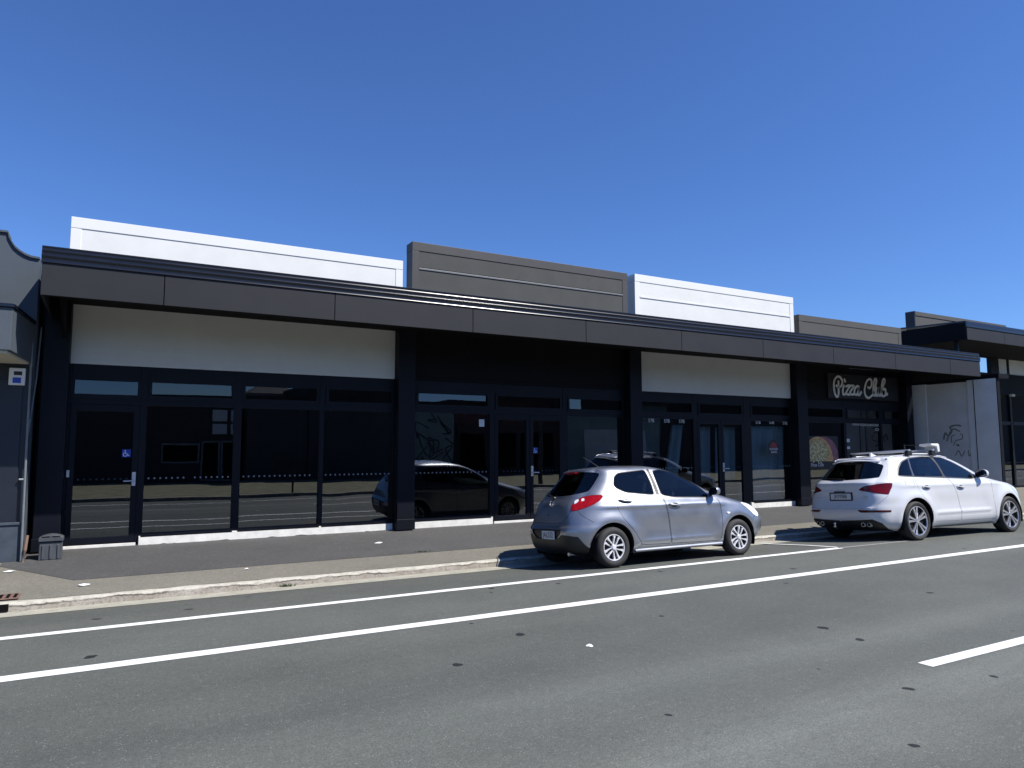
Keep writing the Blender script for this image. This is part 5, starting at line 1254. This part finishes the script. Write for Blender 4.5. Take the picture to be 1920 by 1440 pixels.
# ------------------------------------------------------------------ across the street (seen mirrored in the shop glass)
sheet_obj('far_verge', [[(-60, -14.9, .06), (80, -14.9, .06), (80, -1.2, .06), (-60, -1.2, .06)]], M['verge'])
m = MB(); m.box(-60, 80, -1.2, -.9, -.02, .11); o = m.build('far_kerb', M['kerb'], None); tag(o, kind='structure')
def opp(name, x0, x1, y, h, mt, label, depth=9):
    r = empty(name, ((x0 + x1) / 2, y, 0), math.pi, label, 'building'); w = (x1 - x0) / 2
    m = MB(); m.box(-w, w, 0, depth, 0, h); m.build('wall', mt, r); m = MB(); m.box(-w - .05, w + .05, -.06, depth, h + .002, h + .15); m.build('coping', M['brown_trim'], r)
    return r, w
dk = mat('opposite_dark_cladding', (.030, .030, .033), .7, var=.2); cr = mat('opposite_concrete', (.20, .27, .255), .8, var=.25, vscale=.8)
A, w = opp('opposite_shop', -22, 6.2, -15, 4.05, dk, 'dark single-storey shop across the road, reflected in the first windows')
fr_grey = mat('opposite_frame_grey', (.20, .21, .22), .6, var=.4, vscale=3)
def opp_x(r, x): return -(x - r.location.x)
for x0, x1, z0, z1 in ((2.0, 3.85, 1.15, 2.15), (3.95, 4.85, .15, 2.25), (4.9, 5.8, .15, 2.25), (-9, -4, .9, 2.4)):
    a, b = sorted((opp_x(A, x0), opp_x(A, x1))); m = MB(); frame_bars(m, a, b, z0, z1, .09, -.05, -.005); o = m.build('window', fr_grey, A)
    m = MB(); m.box(a + .07, b - .07, -.03, -.006, z0 + .07, z1 - .07); m.build('pane', M['void'], o)
for k in range(4):
    a = opp_x(A, 5.7 - (k % 2) * .9); m = MB(); m.box(a - .35, a + .35, -.09, -.02, 2.6 + (k // 2) * .75, 3.2 + (k // 2) * .75); m.build('board', M['conc_pale'] if k % 2 else M['conc'], A)
gg = mat('opposite_green_grey', (.040, .048, .050), .7, var=.3, vscale=.5)
B1, w = opp('opposite_low_store', 6.5, 9.7, -14.2, 4.25, gg, 'low dark grey-green store across the road')
Bb, w = opp('opposite_warehouse', 9.75, 15.6, -14.2, 4.95, gg, 'dark grey-green warehouse across the road')
C_, w = opp('opposite_mural_wall', 15.9, 18.4, -13.6, 5.0, cr, 'pale green-grey wall with painted scribbles across the road')
m = MB()
for k in range(9):
    cx, cz = random.uniform(-1, 1), random.uniform(1.2, 4.2)
    ribbon(m, catmull([(cx + random.uniform(-.6, .6), cz + random.uniform(-.8, .8)) for q in range(5)], 5), .08, lambda u, v, q: (u, -.004 - q, v), .0005 * k, .002 + .0005 * k)
m.build('mural', M['left_dark'], C_)
D_, w = opp('opposite_brick_shop', 18.7, 26.8, -15.5, 5.35, mat('opposite_brown', (.075, .05, .045), .8, var=.3), 'brown brick shop across the road')
m = MB(); m.box(-3.4, 3.4, -.05, -.01, 3.5, 4.4); m.build('signboard', mat('opposite_signboard', (.13, .05, .045), .7, var=.6, vscale=2), D_)
for k in range(3): m = MB(); m.box(-3.2 + 2.2 * k, -1.4 + 2.2 * k, -.05, -.01, .5, 2.8); m.build('window', M['void'], D_)
F_, w = opp('opposite_long_store', 36.4, 62, -16, 6.4, dk, 'long dark store across the road beyond the concrete unit')
G_, w = opp('opposite_end_store', 62.4, 130, -18, 8.5, mat('opposite_far_brown', (.04, .037, .033), .8, var=.3), 'tall far store closing the view down the road')
E_, w = opp('opposite_grey_unit', 27.1, 36, -14.4, 4.6, cr, 'pale concrete unit across the road')
m = MB(); m.box(-3, 3, -.05, -.01, .1, 3.2); m.build('roller_door', M['conc'], E_)
r = empty('hip_roof_house', (9.05, -22, 0), 0, 'house with grey hip roof behind the warehouse across the road', 'house')
m = MB(); m.box(-1.4, 1.4, -2, 2, 0, 4.9); m.build('wall', M['conc'], r); m = MB()
for q in range(4):
    c = [(-1.6, -2.2, 4.9), (1.6, -2.2, 4.9), (1.6, 2.2, 4.9), (-1.6, 2.2, 4.9)]; m.poly([c[q], c[(q + 1) % 4], (0, 0, 5.98)])
m.build('roof', mat('slate_roof', (.10, .11, .13), .8), r)
m = MB(); m.tube([(0, 0, 0), (0, 0, 1.1)], .035, 8); m.box(-.75, .75, -.03, .03, 1.0, 1.25); o = m.build('low_sign', M['left_dark'], None, loc=(6.2, -1.6, .06)); tag(o, 'low dark board sign on the verge across the road', 'sign')
m = MB(); m.tube([(0, 0, 0), (0, 0, 6.6)], [.11, .08], 10); m.tube([(-.9, 0, 6.1), (.9, 0, 6.1)], .05, 6); o = m.build('power_pole', M['brown_trim'], None, loc=(17.2, -2.2, .05)); tag(o, 'wooden power pole on the verge across the road', 'pole')

# ------------------------------------------------------------------ cars
silver_car(); white_car()

# ------------------------------------------------------------------ light, sky, camera
SUN = Vector((.55, -.62, 1.0)).normalized()
sun = bpy.data.lights.new('sun', 'SUN'); sun.energy = 4.2; sun.angle = R(.53); sun.color = (1, .955, .89)
so = bpy.data.objects.new('sun', sun); COL.objects.link(so); so.rotation_euler = SUN.to_track_quat('Z', 'Y').to_euler()
w = bpy.data.worlds.new('World'); scene.world = w; w.use_nodes = True
nt = w.node_tree; bg = nt.nodes['Background']
sky = nt.nodes.new('ShaderNodeTexSky'); sky.sky_type = 'NISHITA'; sky.sun_disc = False
sky.sun_elevation = math.asin(SUN.z); sky.sun_rotation = math.atan2(SUN.x, SUN.y); sky.air_density = 1.0; sky.dust_density = .1; sky.ozone_density = 3.0; sky.altitude = 0
gr = nt.nodes.new('ShaderNodeMix'); gr.data_type = 'RGBA'; gr.blend_type = 'MULTIPLY'; gr.inputs[0].default_value = 1.0; gr.inputs[7].default_value = (.465, .675, 1.06, 1)
nt.links.new(sky.outputs[0], gr.inputs[6]); nt.links.new(gr.outputs[2], bg.inputs[0]); bg.inputs[1].default_value = .085
cam = bpy.data.cameras.new('camera'); co = bpy.data.objects.new('camera', cam); COL.objects.link(co)
cam.sensor_width = 36; cam.lens = 1330 / 1920 * 36; cam.clip_end = 1000; cam.clip_start = .05
yaw, pitch, roll = R(29.34635533), R(5.29774719), R(-.14908994)
fwd = Vector((math.sin(yaw) * math.cos(pitch), math.cos(yaw) * math.cos(pitch), math.sin(pitch))); rt = Vector((math.cos(yaw), -math.sin(yaw), 0)); up = rt.cross(fwd)
r2 = rt * math.cos(roll) + up * math.sin(roll); u2 = up * math.cos(roll) - rt * math.sin(roll)
co.matrix_world = Matrix(((r2.x, u2.x, -fwd.x, 0), (r2.y, u2.y, -fwd.y, 0), (r2.z, u2.z, -fwd.z, 1.716), (0, 0, 0, 1)))
scene.camera = co
vs = scene.view_settings; vs.view_transform = 'Standard'; vs.look = 'None'; vs.exposure = .7; vs.gamma = 1.0
scene.render.film_transparent = False
scene.cycles.max_bounces = 10; scene.cycles.transparent_max_bounces = 12; scene.cycles.glossy_bounces = 5; scene.cycles.caustics_reflective = False; scene.cycles.caustics_refractive = False
